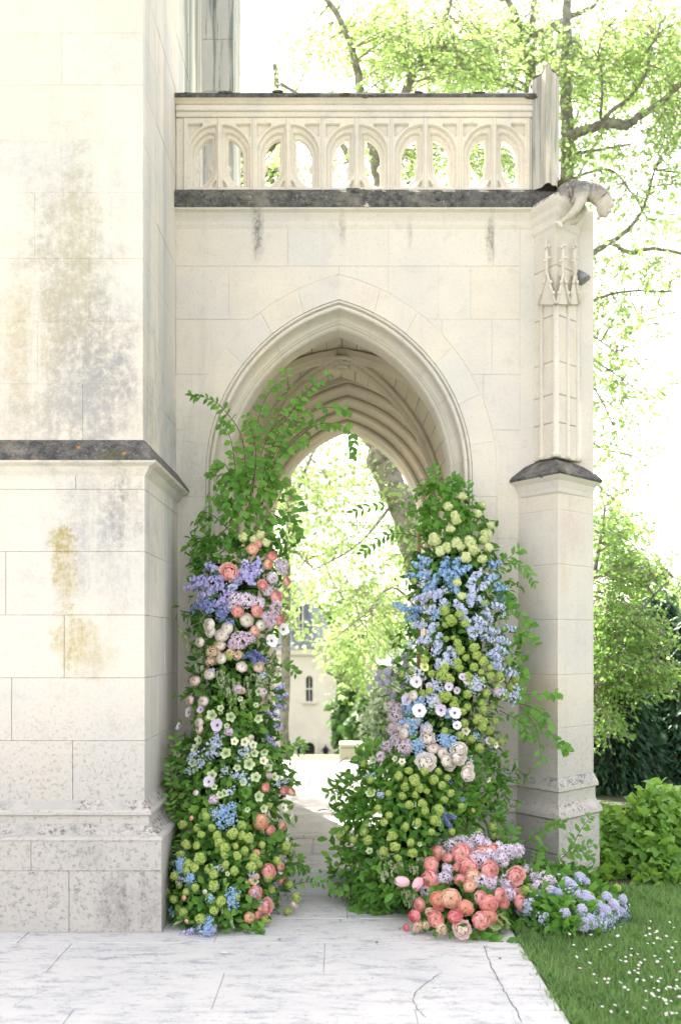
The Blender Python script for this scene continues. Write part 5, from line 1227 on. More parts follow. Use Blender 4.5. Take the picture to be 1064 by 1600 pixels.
# ================================================================== HEDGE, LAWN, DAISIES
HG = thing('hydrangea_hedge', 'broad-leaved bright green hedge growing at the right side of the pier', 'hedge', (2.4, .3, -.02))
def hedge_pt():
    while True:
        px = U(924, 1165) if random.random() < .78 else U(924, 975); top = 1262+10*math.sin(px*.06)+14*math.sin(px*.021+1)-(14 if px > 985 else 0); py = U(top-8, 1440); k = (py-top)/180
        Y = .35-.75*k+U(0, .45)
        if px > 1010 and py > 1385 and random.random() < .8: continue
        if px < 1000 and py > 1415: continue
        return W(px, py, Y), k
pos = []; fr = []
for i in range(6600):
    p, k = hedge_pt(); 
    if p.z < .0: continue
    pos.append(p)
pos.sort(key=lambda p: p.y)
def leaf_frames(P, size, nr, jitn, hang):
    k = len(P); n = np.tile(np.array(nr, float), (k, 1))+rnd_unit(k)*jitn
    yd = rnd_unit(k)+np.array([0, -.45, -hang]); return frames([tuple(p) for p in P], yd, n, rng.uniform(size*.7, size*1.25, k))
FM = leaf_frames(pos, .076, (0, -.55, .8), .55, .25)
for i in range(300):
    m4 = np.vstack([FM[i*3], [0, 0, 0, 1]]); attach(link('leaf', LM['h'], None, Matrix(m4.tolist())), HG)
rest = [i for i in range(len(pos)) if not (i % 3 == 0 and i//3 < 300)]
stuff(link('foliage', np_mesh('foliage', LEAFW_V, LEAF_F, FM[rest], M['hedge'], True), HG))
mb = MB()
for i in range(70):
    x = U(2.25, 2.75); y = U(.1, .6); mb.tube([(x, y, -.03), (x+U(-.1, .1), y+U(-.1, .05), .15), (x+U(-.15, .15), y+U(0, .1), U(.25, .38))], [.006, .005, .003], 5)
stuff(mb.build('stems', M['twig'], HG, True))
mb = MB(); v, f = bev_box(1.72, 3.0, -.22, 1.0, -.05, -.004, .02); mb.add(v, f); structure(link('flower_bed_soil', fix_normals(mb.mesh('flower_bed_soil', M['soil']))))

n = 230000; X_ = rng.uniform(.93, 4.3, n); Y_ = rng.uniform(-2.75, -.05, n)
keep = (np.abs(X_) < (Y_+D)*.62+.08) & ((X_ > .97+.03*np.sin(Y_*9)+.02*np.sin(Y_*23)) | (rng.random(n) < .06)) & ~((Y_ > -.24) & (X_ > 1.7) & (X_ < 3.0))
pat = np.sin(X_*7.3+2)*np.sin(Y_*6.1)+.6*np.sin(X_*17+Y_*11)+.4*np.sin(X_*31-Y_*27); keep &= rng.random(n) < np.clip(.95+.45*pat, .25, 1)
X_, Y_ = X_[keep], Y_[keep]; k = len(X_)
dens = .55+.45*np.sin(X_*5.1+1)*np.sin(Y_*4.3)+.3*np.sin(X_*13+Y_*9); hgt = rng.uniform(.02, .062, k)*(1+.35*dens)
BL_V = np.array([(-.07, 0, 0), (.07, 0, 0), (-.05, .5, .06), (.05, .5, .06), (0, 1.0, .26)]); BL_F = [(0, 1, 3), (0, 3, 2), (2, 3, 4)]
lean = np.stack([rng.normal(0, .55, k), rng.normal(0, .55, k), np.ones(k)], 1)
gr_ = link('grass', np_mesh('grass', BL_V, BL_F, frames(np.stack([X_, Y_, np.full(k, -.027)], 1), lean, rnd_unit(k)*np.array([1, 1, .2]), hgt), M['grass'], True)); stuff(gr_); gr_['label'] = 'short mown green grass of the lawn with daisies'
mb = MB()
for i in range(11):
    a = 2*math.pi*i/11; mb.add(*flat_petal(.8, .36, a, .12, .18, 0, 3, 3, 0, .6), 0)
ico(mb, .30, (0, 0, .06), 1, 1, .6); mb.tube([(0, 0, .02), (.1, .1, -1.6), (.05, .2, -3.6)], .06, 4, 2, False)
DY = mb.mesh('daisy', [PM['whitea'], plain('daisy_yellow', C(.75, .5, .05), .7), M['stem']])
cnt = 0
while cnt < 95:
    px = U(850, 1062); py = U(1446, 1598)
    d = EYE*F/(py-PY0); x = (px-PX0)*d/F
    if x < 1.04+.1*random.random() or random.random() > .25+.75*(px-840)/220: continue
    if random.random() < .35 and (px < 960): continue
    o = link('daisy', DY, None, Matrix.Translation((x, d-D, U(.03, .046))) @ Vector((U(-.4, .4), U(-.7, 0), 1)).to_track_quat('Z', 'Y').to_matrix().to_4x4() @ Matrix.Scale(U(.006, .0095), 4))
    tag(o, 'small white daisy in the mown grass', 'daisy', 'daisies in the lawn'); cnt += 1

# dry straw tufts and fallen bits
ks = 2600; xs_ = rng.normal(0, 1, ks); ctr = [(1.08, -2.0), (1.25, -2.3), (1.1, -1.75), (1.6, -1.7), (1.75, -1.2), (1.3, -2.55)]; ci = rng.integers(0, len(ctr), ks)
SX = np.array([ctr[i][0] for i in ci])+rng.normal(0, .08, ks); SY = np.array([ctr[i][1] for i in ci])+rng.normal(0, .09, ks); okk = SX > 1.0
SX, SY = SX[okk], SY[okk]; ks = len(SX); M['straw'] = leaf_mat('dry_grass', C(.30, .27, .13), C(.45, .42, .22), C(.4, .4, .2), .3)
st_ = stuff(link('dry_grass', np_mesh('dry_grass', BL_V, BL_F, frames(np.stack([SX, SY, np.full(ks, -.026)], 1), np.stack([rng.normal(0, .9, ks), rng.normal(0, .9, ks), np.ones(ks)], 1), rnd_unit(ks), rng.uniform(.02, .05, ks)), M['straw'], True))); st_['label'] = 'pale dry grass tufts in the lawn edge'
PMf = {'white': PM['blush'], 'coral': PM['coral'], 'leaf': M['leaf']}
for (px, py, kd) in [(652, 1462, 'leaf'), (624, 1453, 'leaf'), (757, 1481, 'leaf'), (700, 1478, 'coral'), (665, 1468, 'white'), (470, 1452, 'white'), (440, 1468, 'leaf'), (530, 1438, 'leaf'), (345, 1490, 'white'), (590, 1472, 'leaf'), (415, 1480, 'leaf'), (505, 1490, 'white'), (782, 1500, 'leaf')]:
    d = EYE*F/(py-PY0); me = LM['a'].copy(); me.materials.clear(); me.materials.append(PMf[kd]); a = U(0, 6.28)
    o = link('fallen_leaf' if kd == 'leaf' else 'fallen_petal', me, None, Matrix.Translation(((px-PX0)*d/F, d-D, .006)) @ Matrix.Rotation(a, 4, 'Z') @ Matrix.Rotation(U(-.25, .25), 4, 'Y') @ Matrix.Scale(U(.022, .038), 4))
    tag(o, {'leaf': 'small green leaf fallen on the pale paving', 'white': 'pale fallen petal lying on the paving', 'coral': 'coral fallen petal on the paving before the mound'}[kd], 'leaf' if kd == 'leaf' else 'petal', 'fallen leaves on the paving' if kd == 'leaf' else 'fallen petals on the paving')

# ================================================================== TREES
TL_V = np.array([(0, 0, 0), (-.34, .42, .10), (.34, .42, .10), (0, 1.0, -.06)]); TL_F = [(0, 2, 3, 1)]
def tree(name, label, limbs, crowns, leafmat, group=None, leaf=.075, seed=1, per=11, base=None, twl=.55, bark='bark'):
    """limbs: polylines of (px, py, Y, radius px); crowns: (px, py, Y, rx px, ry px, depth, twigs)"""
    random.seed(seed); b0 = W(*limbs[0][0][:3]); t = thing(name, label, 'tree', (b0.x, b0.y, b0.z), group)
    mb = MB(); anchors = []
    for L in limbs:
        P = smooth_path([W(*p[:3]) for p in L], 6); rr = []
        for i, p in enumerate(L): rr.append(p[3]*(p[2]+D)/F)
        rad = [rr[min(int(i/6), len(rr)-2)]+(rr[min(int(i/6)+1, len(rr)-1)]-rr[min(int(i/6), len(rr)-2)])*((i % 6)/6) for i in range(len(P))]
        rad[-1] = rr[-1]
        P = [p+Vector((U(-1, 1), U(-1, 1), U(-1, 1)))*r*.25 for p, r in zip(P, rad)]
        mb.tube(P, rad, 9); anchors += P
    trunk = mb.build('trunk', M[bark], t, True)
    tw = MB(); pos = []; ys_ = []; ns_ = []
    A = np.array([tuple(a) for a in anchors])
    for (px, py, Y, rx, ry, dp, n) in crowns:
        for _ in range(n):
            u = Vector((random.gauss(0, .5), random.gauss(0, .5), random.gauss(0, .5)))
            if u.length > 1.25: u = u.normalized()*U(.6, 1.2)
            p = W(px+u.x*rx, py+u.z*ry, Y+u.y*dp)
            if p.z < .05: continue
            j = int(np.argmin(((A-np.array(tuple(p)))**2).sum(1))); a = anchors[j]; dist = (p-a).length
            out = (p-a).normalized() if dist > .01 else Vector((0, 0, 1))
            L = twl*U(.6, 1.3); d = (out*.7+Vector((U(-.8, .8), U(-.8, .8), U(-.6, .35)))).normalized(); e = p+d*L
            if dist < 3.2 and random.random() < .35: tw.tube([a, a.lerp(p, .5)+Vector((U(-.1, .1), U(-.1, .1), U(-.05, .15)))*dist*.5, p, e], [.007+.003*dist, .007, .004, .002], 4, 0, False)
            else: tw.tube([p, p.lerp(e, .5)+Vector((0, 0, .03)), e], [.006, .005, .003], 3, 0, False)
            for i in range(per):
                q = p.lerp(e, (i+random.random())/per)+Vector((random.gauss(0, .06), random.gauss(0, .06), random.gauss(0, .05)))*twl*1.6; pos.append(tuple(q)); ys_.append((d.x+U(-1, 1), d.y+U(-1, 1), -.35+U(-.7, .4)))
    k = len(pos); stuff(tw.build('twigs', M['tree_twig'], trunk))
    cr = link('crown', np_mesh('crown', TL_V, TL_F, frames(pos, ys_, rnd_unit(k)+np.array([0, -.2, .55]), rng.uniform(leaf*.6, leaf*1.3, k)), M[leafmat], True), t); stuff(cr)
    return t
TG = 'spring trees behind the porch'
tree('leaning_tree', 'leaning tree with a thick mossy trunk and lime leaves seen through the archway', [
    [(720, 1230, 6.5, 30), (690, 1010, 6.5, 27), (660, 900, 6.5, 25), (628, 800, 6.5, 23), (600, 730, 6.5, 21), (583, 660, 6.5, 19), (575, 560, 6.5, 17), (590, 400, 6.5, 15), (600, 250, 6.5, 12)],
    [(600, 250, 6.5, 10), (640, 130, 6.6, 7), (690, 40, 6.8, 4), (720, -60, 7, 2)], [(598, 300, 6.5, 10), (570, 170, 6.4, 7), (545, 60, 6.2, 5), (505, -10, 6, 4)], [(576, 520, 6.5, 6), (520, 560, 6.2, 3), (470, 700, 6, 2)], [(620, 780, 6.5, 3), (560, 850, 6.2, 1.8), (490, 890, 6, 1.2)],
    [(594, 350, 6.5, 8), (520, 200, 6.3, 4), (440, 130, 6.2, 2.5)], [(690, 1010, 6.5, 3), (620, 920, 6.0, 2), (570, 960, 5.6, 1.2), (520, 1000, 5.3, .8)]],
    [(630, 70, 6.6, 85, 60, 1.0, 190), (520, 50, 6.3, 70, 60, .8, 80), (720, 90, 6.8, 85, 55, 1.0, 150), (570, 140, 6.4, 50, 40, .8, 26), (420, 130, 6.2, 36, 26, .5, 9), (612, 760, 6.15, 10, 70, .12, 12), (640, 850, 6.1, 16, 60, .15, 24),
     (520, 740, 6.2, 80, 60, .8, 44), (530, 850, 6.0, 90, 70, .8, 70), (590, 950, 5.8, 60, 50, .7, 60), (480, 240, 6.3, 60, 40, .8, 40), (620, 240, 6.5, 70, 40, .8, 60), (750, 245, 6.6, 60, 40, .8, 60), (610, 1010, 5.8, 40, 40, .5, 22), (600, 260, 6.5, 120, 60, 1.2, 30), (640, -60, 6.6, 120, 60, 1.5, 26)], 'lime', TG, .075, 3, 10)
tree('slender_tree', 'slender dark-barked tree left of the archway view with pale green leaves', [
    [(444, 1230, 7.5, 8), (448, 900, 7.5, 7), (452, 800, 7.5, 7), (448, 700, 7.5, 7), (450, 560, 7.5, 7), (440, 300, 7.5, 6), (430, 100, 7.5, 4)], [(452, 800, 7.5, 4), (475, 740, 7.4, 3), (500, 680, 7.3, 2)], [(453, 860, 7.5, 3), (490, 870, 7.3, 2), (540, 850, 7.1, 1.5)]],
    [(455, 760, 7.4, 50, 80, .7, 40), (445, 880, 7.3, 45, 60, .7, 46), (440, 960, 7.2, 30, 30, .6, 26), (500, 730, 7.3, 50, 40, .6, 20), (430, 120, 7.4, 40, 40, .6, 7), (335, 380, 9.2, 170, 120, 1.8, 420), (310, 315, 7.6, 150, 110, 1.4, 260)], 'lime', TG, .09, 5)  # last two crowns are out of view, added to shade and dapple the court
tree('forked_tree', 'forked tree with dark bare limbs above the parapet corner', [
    [(842, 1220, 8.0, 16), (838, 800, 8, 14), (834, 400, 8, 12), (828, 200, 8, 9.5), (828, 110, 8, 9), (826, 60, 8, 8)], [(826, 70, 8, 7), (808, 30, 7.9, 5), (785, -20, 7.8, 4), (770, -80, 7.8, 3)], [(827, 62, 8, 7), (832, 20, 8, 5), (840, -40, 8.2, 4)], [(828, 62, 8, 5), (862, 40, 8.1, 4.5), (900, 22, 8.2, 4), (930, 6, 8.3, 3), (940, -30, 8.3, 2)], [(862, 42, 8.1, 3), (876, 52, 8, 2), (890, 60, 8, 1.2)]],
    [(780, 50, 7.8, 80, 55, .9, 120), (860, 60, 8.0, 80, 70, .9, 100), (740, 110, 7.9, 60, 36, .8, 80), (900, 110, 8.0, 60, 60, .7, 70), (840, -60, 8, 120, 50, 1.2, 26), (800, 250, 7.9, 60, 60, .8, 22)], 'lime', TG, .08, 8, 10)
tree('ivy_clad_tree', 'ivy-clad tree with a heavy crooked branch reaching right past the gargoyle', [
    [(893, 1230, 7.2, 16), (890, 700, 7.2, 14), (887, 400, 7.2, 12), (886, 290, 7.2, 11), (885, 200, 7.2, 10), (884, 120, 7.2, 9), (886, 20, 7.2, 7), (888, -80, 7.2, 5)],
    [(884, 216, 7.2, 9), (905, 206, 7.0, 7.5), (930, 199, 6.8, 7.5), (955, 192, 6.7, 8), (975, 197, 6.6, 7), (990, 188, 6.6, 6), (1030, 160, 6.5, 5), (1075, 120, 6.4, 5)], [(940, 190, 6.75, 4), (957, 172, 6.7, 3.5), (985, 150, 6.6, 3), (1010, 110, 6.6, 2), (1020, 60, 6.6, 1.5)], [(938, 186, 6.75, 2.5), (940, 120, 6.7, 2), (934, 80, 6.7, 1.5), (950, 40, 6.7, 1.2)],
    [(888, 470, 7.2, 6), (905, 408, 7.1, 5.5), (930, 392, 7.0, 5), (955, 377, 6.9, 4.5), (982, 357, 6.8, 3.5), (1005, 324, 6.8, 2.5), (1022, 265, 6.8, 1.5)], [(955, 380, 6.9, 3), (985, 394, 6.85, 3.5), (1020, 388, 6.8, 3), (1066, 397, 6.7, 2.5)], [(888, 240, 7.2, 3), (930, 235, 7.0, 2), (985, 225, 6.9, 1.6)], [(890, 280, 7.2, 2.5), (950, 265, 7.0, 1.8), (985, 300, 6.9, 1.4), (1010, 340, 6.9, 1)],
    [(890, 500, 7.2, 4), (930, 468, 7.0, 2.5), (985, 455, 6.9, 2), (1050, 456, 6.8, 1.2)], [(890, 520, 7.2, 3), (925, 525, 7.0, 1.6), (960, 550, 6.9, 1)], [(890, 540, 7.2, 3), (930, 565, 7.0, 1.6), (970, 590, 6.9, 1)], [(892, 580, 7.2, 3), (930, 610, 7.0, 1.5), (955, 660, 6.9, 1)], [(892, 650, 7.2, 3), (930, 695, 7.0, 1.5), (985, 712, 6.9, 1)], [(893, 700, 7.2, 3), (940, 765, 7.0, 1.5), (985, 800, 6.9, 1)]],
    [(886, 240, 7.15, 16, 70, .2, 50), (885, 120, 7.15, 24, 60, .3, 34), (960, 110, 6.8, 85, 70, .8, 150), (1035, 70, 6.6, 55, 70, .6, 130), (1045, 170, 6.5, 55, 60, .5, 110), (940, 215, 6.9, 55, 35, .5, 50), (1010, 320, 6.8, 50, 60, .5, 60), (960, 400, 6.9, 60, 40, .5, 50), (1020, 430, 6.8, 60, 40, .5, 50), (940, 300, 6.9, 40, 40, .5, 30),
     (940, 490, 7.0, 44, 40, .4, 60), (945, 570, 7.0, 44, 44, .4, 66), (950, 640, 7.0, 44, 44, .4, 56), (955, 710, 7.0, 55, 30, .4, 50), (1000, 500, 7.0, 50, 40, .5, 40), (1010, 600, 7.0, 40, 50, .5, 22), (945, 775, 7.0, 34, 24, .4, 30), (1040, 250, 6.6, 50, 50, .5, 60), (980, 20, 6.8, 80, 40, .8, 50)], 'lime', TG, .075, 9, 8, None, .42)
tree('young_lime_tree', 'young bushy tree with bright lime leaves beside the dark conifers', [
    [(900, 1236, 3.7, 8), (902, 1080, 3.7, 7), (915, 960, 3.7, 5), (935, 860, 3.7, 3), (945, 790, 3.7, 1.5)], [(905, 1060, 3.7, 3.5), (985, 970, 3.5, 2.5), (1050, 900, 3.4, 1.5)], [(904, 1100, 3.7, 3), (985, 1060, 3.5, 2), (1055, 1000, 3.4, 1)], [(910, 1000, 3.7, 3), (925, 960, 3.5, 2), (915, 900, 3.5, 1)], [(904, 1090, 3.7, 3), (920, 1090, 3.5, 2), (915, 1100, 3.4, 1)]],
    [(945, 830, 3.7, 34, 40, .5, 104), (965, 890, 3.6, 50, 36, .6, 136), (1020, 900, 3.5, 40, 22, .5, 60), (955, 960, 3.5, 46, 34, .6, 136), (1000, 985, 3.4, 40, 26, .5, 90), (985, 1050, 3.4, 60, 26, .5, 150), (945, 1045, 3.5, 40, 40, .5, 120), (935, 1110, 3.5, 30, 30, .4, 68), (1030, 1040, 3.4, 26, 20, .4, 44), (925, 1000, 3.6, 20, 60, .4, 74)], 'lime2', None, .052, 12, 10, None, .30)
tree('distant_tree', 'pale hazy lime tree further off above the parapet', [[(700, 1220, 22, 9), (700, 700, 22, 8), (705, 300, 22, 6), (700, 100, 22, 3)], [(703, 400, 22, 4), (600, 150, 21.5, 2)], [(704, 300, 22, 4), (820, 100, 21.5, 2)]],
    [(600, 90, 22, 130, 60, 2.0, 150), (780, 90, 22, 110, 60, 2.0, 140), (680, 20, 22, 180, 50, 2.0, 140), (600, 800, 22, 70, 100, 2, 110), (530, 890, 22, 70, 70, 2, 100), (480, 780, 22, 50, 80, 2, 60), (640, 240, 22, 160, 40, 2, 110), (430, 90, 22, 40, 50, 2, 24)], 'lime', TG, .13, 31, 12, None, .9)
tree('distant_tree', 'pale hazy lime tree further off past the gargoyle and pier', [[(880, 1200, 20, 9), (880, 700, 20, 8), (878, 300, 20, 5), (890, 60, 20, 3)], [(880, 320, 20, 3), (960, 180, 19.5, 2), (1040, 140, 19.5, 1.5)], [(880, 240, 20, 3), (930, 100, 19.5, 1.5)]],
    [(960, 90, 20, 80, 80, 2.0, 150), (1045, 120, 20, 60, 100, 2.0, 150), (960, 820, 20, 60, 60, 2.0, 60), (1040, 950, 20, 60, 50, 2.0, 80), (1050, 330, 20, 50, 50, 1.5, 26), (930, 240, 20, 40, 50, 1.5, 30)], 'lime', TG, .12, 33, 12, None, .8)
tree('court_tree', 'low-branched tree with lime foliage hanging in front of the far house', [
    [(640, 1230, 13.0, 9), (625, 1120, 13, 8), (600, 1060, 13, 6), (570, 1020, 13, 4), (530, 990, 13, 2)], [(605, 1070, 13, 4), (575, 1090, 12.8, 3), (545, 1070, 12.6, 2), (510, 1050, 12.5, 1.5)], [(625, 1110, 13, 4), (640, 1020, 13, 3), (650, 930, 13, 2)], [(570, 1020, 13, 3), (560, 960, 13, 2), (540, 900, 13, 1.5)]],
    [(570, 1000, 12.8, 50, 30, .8, 90), (545, 1045, 12.5, 26, 26, .6, 60), (600, 960, 13, 60, 50, .8, 90), (515, 1015, 12.5, 22, 18, .5, 22), (560, 1070, 12.6, 20, 18, .5, 20), (640, 900, 13, 50, 60, 1, 36), (530, 910, 13, 50, 40, 1.2, 14)], 'lime', TG, .09, 15, 11, None, .55)
def conifer(px, Y, top_py, halfpx, seed, label):
    random.seed(seed); s = (Y+D)/F; x = (px-PX0)*s; gz = ground_z(x, Y); top = wz(top_py, Y); H = top-gz
    t = thing('conifer', label, 'tree', (x, Y, gz), 'dark conifers beyond the hedge'); mb = MB(); mb.tube([(x, Y, gz-.1), (x+.03, Y, gz+H*.5), (x, Y, top-.2)], [.13, .08, .02], 8); tr = mb.build('trunk', M['bark'], t, True)
    pos = []; yd = []; R0 = halfpx*s; br = MB()
    for i in range(430):
        h = random.random()**.95; z = gz+.08+H*h*.97; a = U(0, 6.28); rr = R0*(1-h**1.6)*U(.72, 1.1)*(.85+.15*math.sin(a*3+seed)); tip = Vector((x+rr*math.cos(a), Y+rr*math.sin(a), z-rr*.22)); st = Vector((x, Y, z+rr*.05))
        br.tube([st, st.lerp(tip, .6)+Vector((0, 0, .06)), tip], [.014, .008, .003], 3, 0, False)
        for j in range(46):
            q = random.random()**.55; p = st.lerp(tip, q)+Vector((random.gauss(0, .075), random.gauss(0, .075), random.gauss(-.05, .075))); pos.append(tuple(p)); yd.append((math.cos(a)+U(-.6, .6), math.sin(a)+U(-.6, .6), -.6+U(-.5, .2)))
    stuff(br.build('boughs', M['twig'], tr))
    V = np.array([(0, 0, 0), (-.16, .45, .03), (.16, .45, .03), (0, 1.0, -.05)]); k = len(pos)
    stuff(link('crown', np_mesh('crown', V, TL_F, frames(pos, yd, rnd_unit(k)+np.array([0, -.3, .5]), rng.uniform(.05, .12, k)), M['conifer'], True), t))
conifer(950, 4.3, 1010, 100, 3, 'dark green conifer directly behind the pier and hedge'); conifer(1030, 4.9, 935, 105, 5, 'tall dark conifer beside the young lime tree, rising above the others'); conifer(1100, 4.4, 900, 95, 7, 'dark conifer at the end of the row beyond the hedge'); conifer(985, 5.8, 960, 105, 9, 'dark conifer set back behind the row beyond the hedge')

def shrub(name, label, px, py0, py1, halfpx, Y, mat, n, leaf, seed, cat='shrub', group=None):
    random.seed(seed); s = (Y+D)/F; c = W(px, (py0+py1)/2, Y); rx = halfpx*s; rz = (py1-py0)/2*s; b = W(px, py1, Y); t = thing(name, label, cat, (b.x, b.y, min(b.z, ground_z(b.x, Y)+.0)), group)
    mb = MB(); g = Vector((b.x, Y, ground_z(b.x, Y)))
    for i in range(9): mb.tube([g+Vector((U(-.1, .1), U(-.1, .1), 0)), c+Vector((U(-.5, .5)*rx, U(-.3, .3)*rx, -rz*.2)), c+Vector((U(-.8, .8)*rx, U(-.6, .6)*rx, rz*U(.2, .8)))], [.02, .012, .004], 5)
    mb.build('stem', M['twig'], t, True); pos = []
    ph = [(Vector((U(-3, 3), U(-3, 3), U(-3, 3))), U(0, 6)) for _ in range(6)]
    for i in range(n):
        d = Vector((random.gauss(0, 1), random.gauss(0, 1), random.gauss(0, 1))).normalized(); r = (1+.22*sum(math.sin(d.dot(k)*1.8+p) for k, p in ph)/2)*(random.random()**.25); pos.append((c.x+d.x*rx*r, c.y+d.y*rx*r*.8, c.z+d.z*rz*r))
    k = len(pos); stuff(link('foliage', np_mesh('foliage', LEAFW_V, LEAF_F, frames(pos, rnd_unit(k)+np.array([0, 0, -.3]), rnd_unit(k)*.6+np.array([0, -.5, .7]), rng.uniform(leaf*.6, leaf*1.3, k)), M[mat], True), t)); return t
shrub('variegated_shrub', 'rounded pale variegated shrub at the edge of the courtyard', 606, 1062, 1200, 40, 5.0, 'ivy_pale', 2600, .055, 4)
shrub('dark_shrub', 'dark green tree-like bush beside the far house', 552, 1070, 1190, 30, 30, 'bush_far', 2600, .30, 6); shrub('dark_shrub', 'wide green bush behind the low courtyard wall', 590, 1060, 1200, 40, 26, 'bush_far', 2600, .28, 7)
random.seed(99)
# distant wood closing the valley
pos = []; 
for i in range(26):
    cx = -60+i*5.2+U(-1.5, 1.5); Y = U(95, 120); h = U(9, 14); w = U(4, 6)
    for j in range(500):
        d = Vector((random.gauss(0, 1), random.gauss(0, 1), random.gauss(0, 1))).normalized()*(random.random()**.3); pos.append((cx+d.x*w, Y+d.y*w*.6, -6.4+h*.55+d.z*h*.55))
k = len(pos); wood = stuff(link('far_woodland', np_mesh('far_woodland', TL_V, TL_F, frames(pos, rnd_unit(k), rnd_unit(k)+np.array([0, -.5, .5]), rng.uniform(.9, 1.8, k)), M['bush_far'], True))); wood['label'] = 'distant green woodland closing the valley'

# ================================================================== FAR HOUSE, LOW WALL
HY = 55.0; hx = lambda px: wx(px, HY); hz = lambda py: wz(py, HY); GZ = ground_z(0, HY)
house = thing('manor_house', 'pale stone house with slate roof, narrow arched window and lantern-lit door', 'house', (hx(440), HY, GZ))
def arch_hole(x0, x1, z0, z1, n=8):
    r = (x1-x0)/2; c = (x0+x1)/2; return [(x0, z0), (x1, z0)]+[(c+r*math.cos(a), z1-r+r*math.sin(a)) for a in np.linspace(0, math.pi, n)]
wh = arch_hole(hx(478), hx(488.5), hz(1096), hz(1056)); dh = arch_hole(hx(476), hx(492), GZ+.05, hz(1160))
wall = plate('wall', [wh, dh], hx(330), hx(525), GZ, hz(1018), HY, .5, .01, M['house'], house)
mb = MB(); v, f = bev_box(hx(330), hx(525), HY+.51, HY+9, GZ, hz(1018)); mb.add(v, f); link('side_wall', fix_normals(mb.mesh('side_wall', M['house'])), house)
mb = MB(); v, f = bev_box(hx(330)-.2, hx(525)+.22, HY-.25, HY+9.2, hz(1024), hz(1014), .05); mb.add(v, f); link('eaves_cornice', fix_normals(mb.mesh('eaves_cornice', M['house'])), house)
x0, x1, y0, y1, z0, z1 = hx(330)-.25, hx(525)+.25, HY-.3, HY+9.3, hz(1014)+.003, hz(900)
mb = MB(); mb.add([(x0, y0, z0), (x1, y0, z0), (x1, y1, z0), (x0, y1, z0), (x0+2.4, y0+3.6, z1), (x1-2.4, y0+3.6, z1), (x1-2.4, y1-3.6, z1), (x0+2.4, y1-3.6, z1)], [(0, 1, 5, 4), (1, 2, 6, 5), (2, 3, 7, 6), (3, 0, 4, 7), (4, 5, 6, 7), (3, 2, 1, 0)])
roof = link('roof', fix_normals(mb.mesh('roof', M['slate'])), house)
mb = MB(); yd_ = HY+.35; v, f = bev_box(hx(455), hx(478), yd_, yd_+3, hz(1008), hz(935)); mb.add(v, f); dm = link('dormer', fix_normals(mb.mesh('dormer', M['slate'])), roof)
w_ = plate('window', [[(hx(461), hz(985)), (hx(466), hz(985)), (hx(466), hz(945)), (hx(461), hz(945))], [(hx(467.3), hz(985)), (hx(472), hz(985)), (hx(472), hz(945)), (hx(467.3), hz(945))]], hx(459.5), hx(473.5), hz(987), hz(943), yd_-.06, .05, .005, M['white_paint'], house)
mb = MB(); v, f = bev_box(hx(460), hx(473), yd_-.02, yd_-.004, hz(986), hz(944)); mb.add(v, f); link('pane', fix_normals(mb.mesh('pane', M['glass'])), w_)
mb = MB(); v, f = bev_box(hx(477), hx(490), HY+.25, HY+.30, hz(1098), hz(1054)); mb.add(v, f); win = link('window', fix_normals(mb.mesh('window', M['glass'])), house)
mb = MB(); v, f = bev_box(hx(478), hx(488.5), HY+.18, HY+.24, hz(1077.5), hz(1075.5)); mb.add(v, f); v, f = bev_box(hx(482.8), hx(483.8), HY+.19, HY+.235, hz(1096), hz(1056)); mb.add(v, f); link('glazing_bar', fix_normals(mb.mesh('glazing_bar', M['white_paint'])), win)
mb = MB(); stack(mb, [(hx(476), HY), (hx(491), HY), (hx(491), HY+.3), (hx(476), HY+.3)], [(-.06, hz(1107)), (.05, hz(1101)), (.16, hz(1099)), (.16, hz(1096.5))]); link('sill', mb.mesh('sill', M['house']), win)
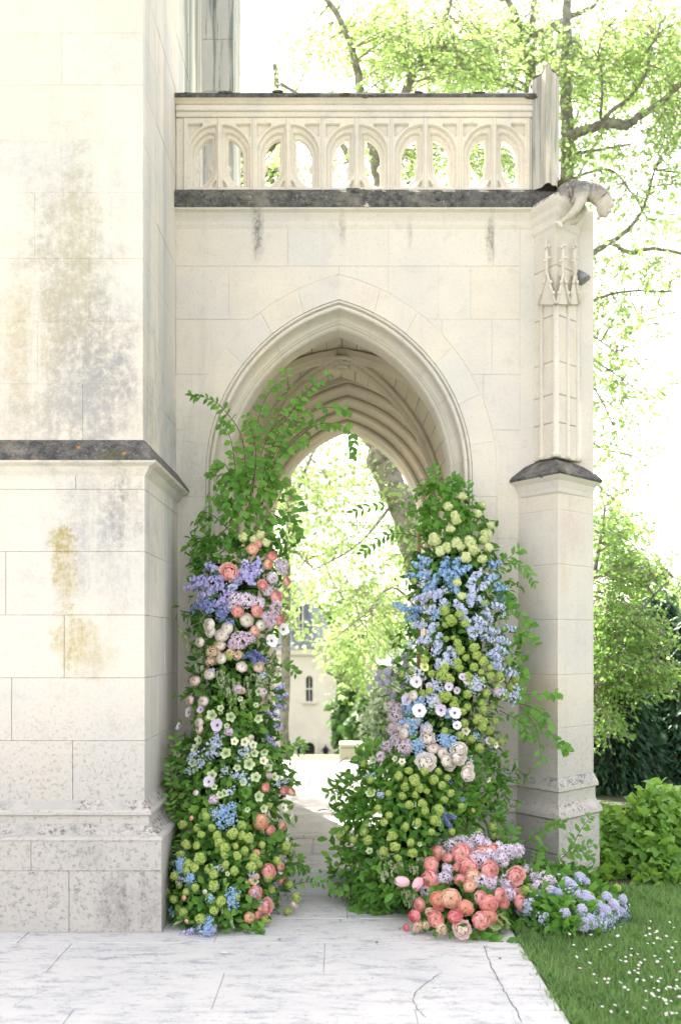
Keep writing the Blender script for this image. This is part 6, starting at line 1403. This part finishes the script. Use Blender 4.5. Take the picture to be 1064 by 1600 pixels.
mb = MB(); v, f = bev_box(hx(475), hx(493), HY+.3, HY+.38, GZ+.02, hz(1158)); mb.add(v, f); link('door', fix_normals(mb.mesh('door', M['door'])), house)
plate('door_surround', [dh], hx(471.5), hx(496.5), GZ, hz(1152), HY-.12, .14, .02, M['house'], house)
for px in (471 - 2, 509):
    mb = MB(); c = Vector((hx(px), HY-.45, hz(1172))); mb.tube([c+Vector((0, 0, -.28)), c+Vector((0, 0, -.24)), c+Vector((0, 0, .12)), c+Vector((0, 0, .26)), c+Vector((0, 0, .32))], [.06, .15, .2, .08, .02], 6)
    mb.tube([c+Vector((0, .45, .05)), c+Vector((0, .2, .38)), c+Vector((0, 0, .3))], .03, 5); mb.tube([c+Vector((-.3, .3, 0)), c+Vector((.3, .3, 0))], .03, 5); mb.build('wall_lantern', M['iron'], house)
mb = MB(); wl = thing('garden_building', 'pale rendered building half hidden behind the variegated shrub', 'building', (wx(610, 60), 60, ground_z(0, 60)))
v, f = bev_box(wx(574, 60), wx(720, 60), 60, 68, ground_z(0, 60), wz(1040, 60)); mb.add(v, f); link('wall', fix_normals(mb.mesh('wall', M['house'])), wl)
mb = MB(); mb.add([(wx(570, 60), 59.7, wz(1040, 60)+.01), (wx(724, 60), 59.7, wz(1040, 60)+.01), (wx(724, 60), 68.3, wz(1040, 60)+.01), (wx(570, 60), 68.3, wz(1040, 60)+.01), (wx(590, 60), 64, wz(985, 60)), (wx(704, 60), 64, wz(985, 60))], [(0, 1, 5, 4), (1, 2, 5), (2, 3, 4, 5), (3, 0, 4), (3, 2, 1, 0)]); link('roof', fix_normals(mb.mesh('roof', M['slate'])), wl)
lw = thing('low_wall', 'low pale stone wall at the far edge of the courtyard', 'wall', (.5, 7.4, ground_z(.5, 7.4)))
for i in range(5):
    x0 = -.02+i*.42; box_obj('stone_block', (x0+.003, x0+.417, 7.25, 7.55, ground_z(0, 7.4)-.3, .13), M['house'], lw, .01); box_obj('coping_stone', (x0-.0, x0+.419, 7.22, 7.58, .133, .19), M['house'], lw, .012)
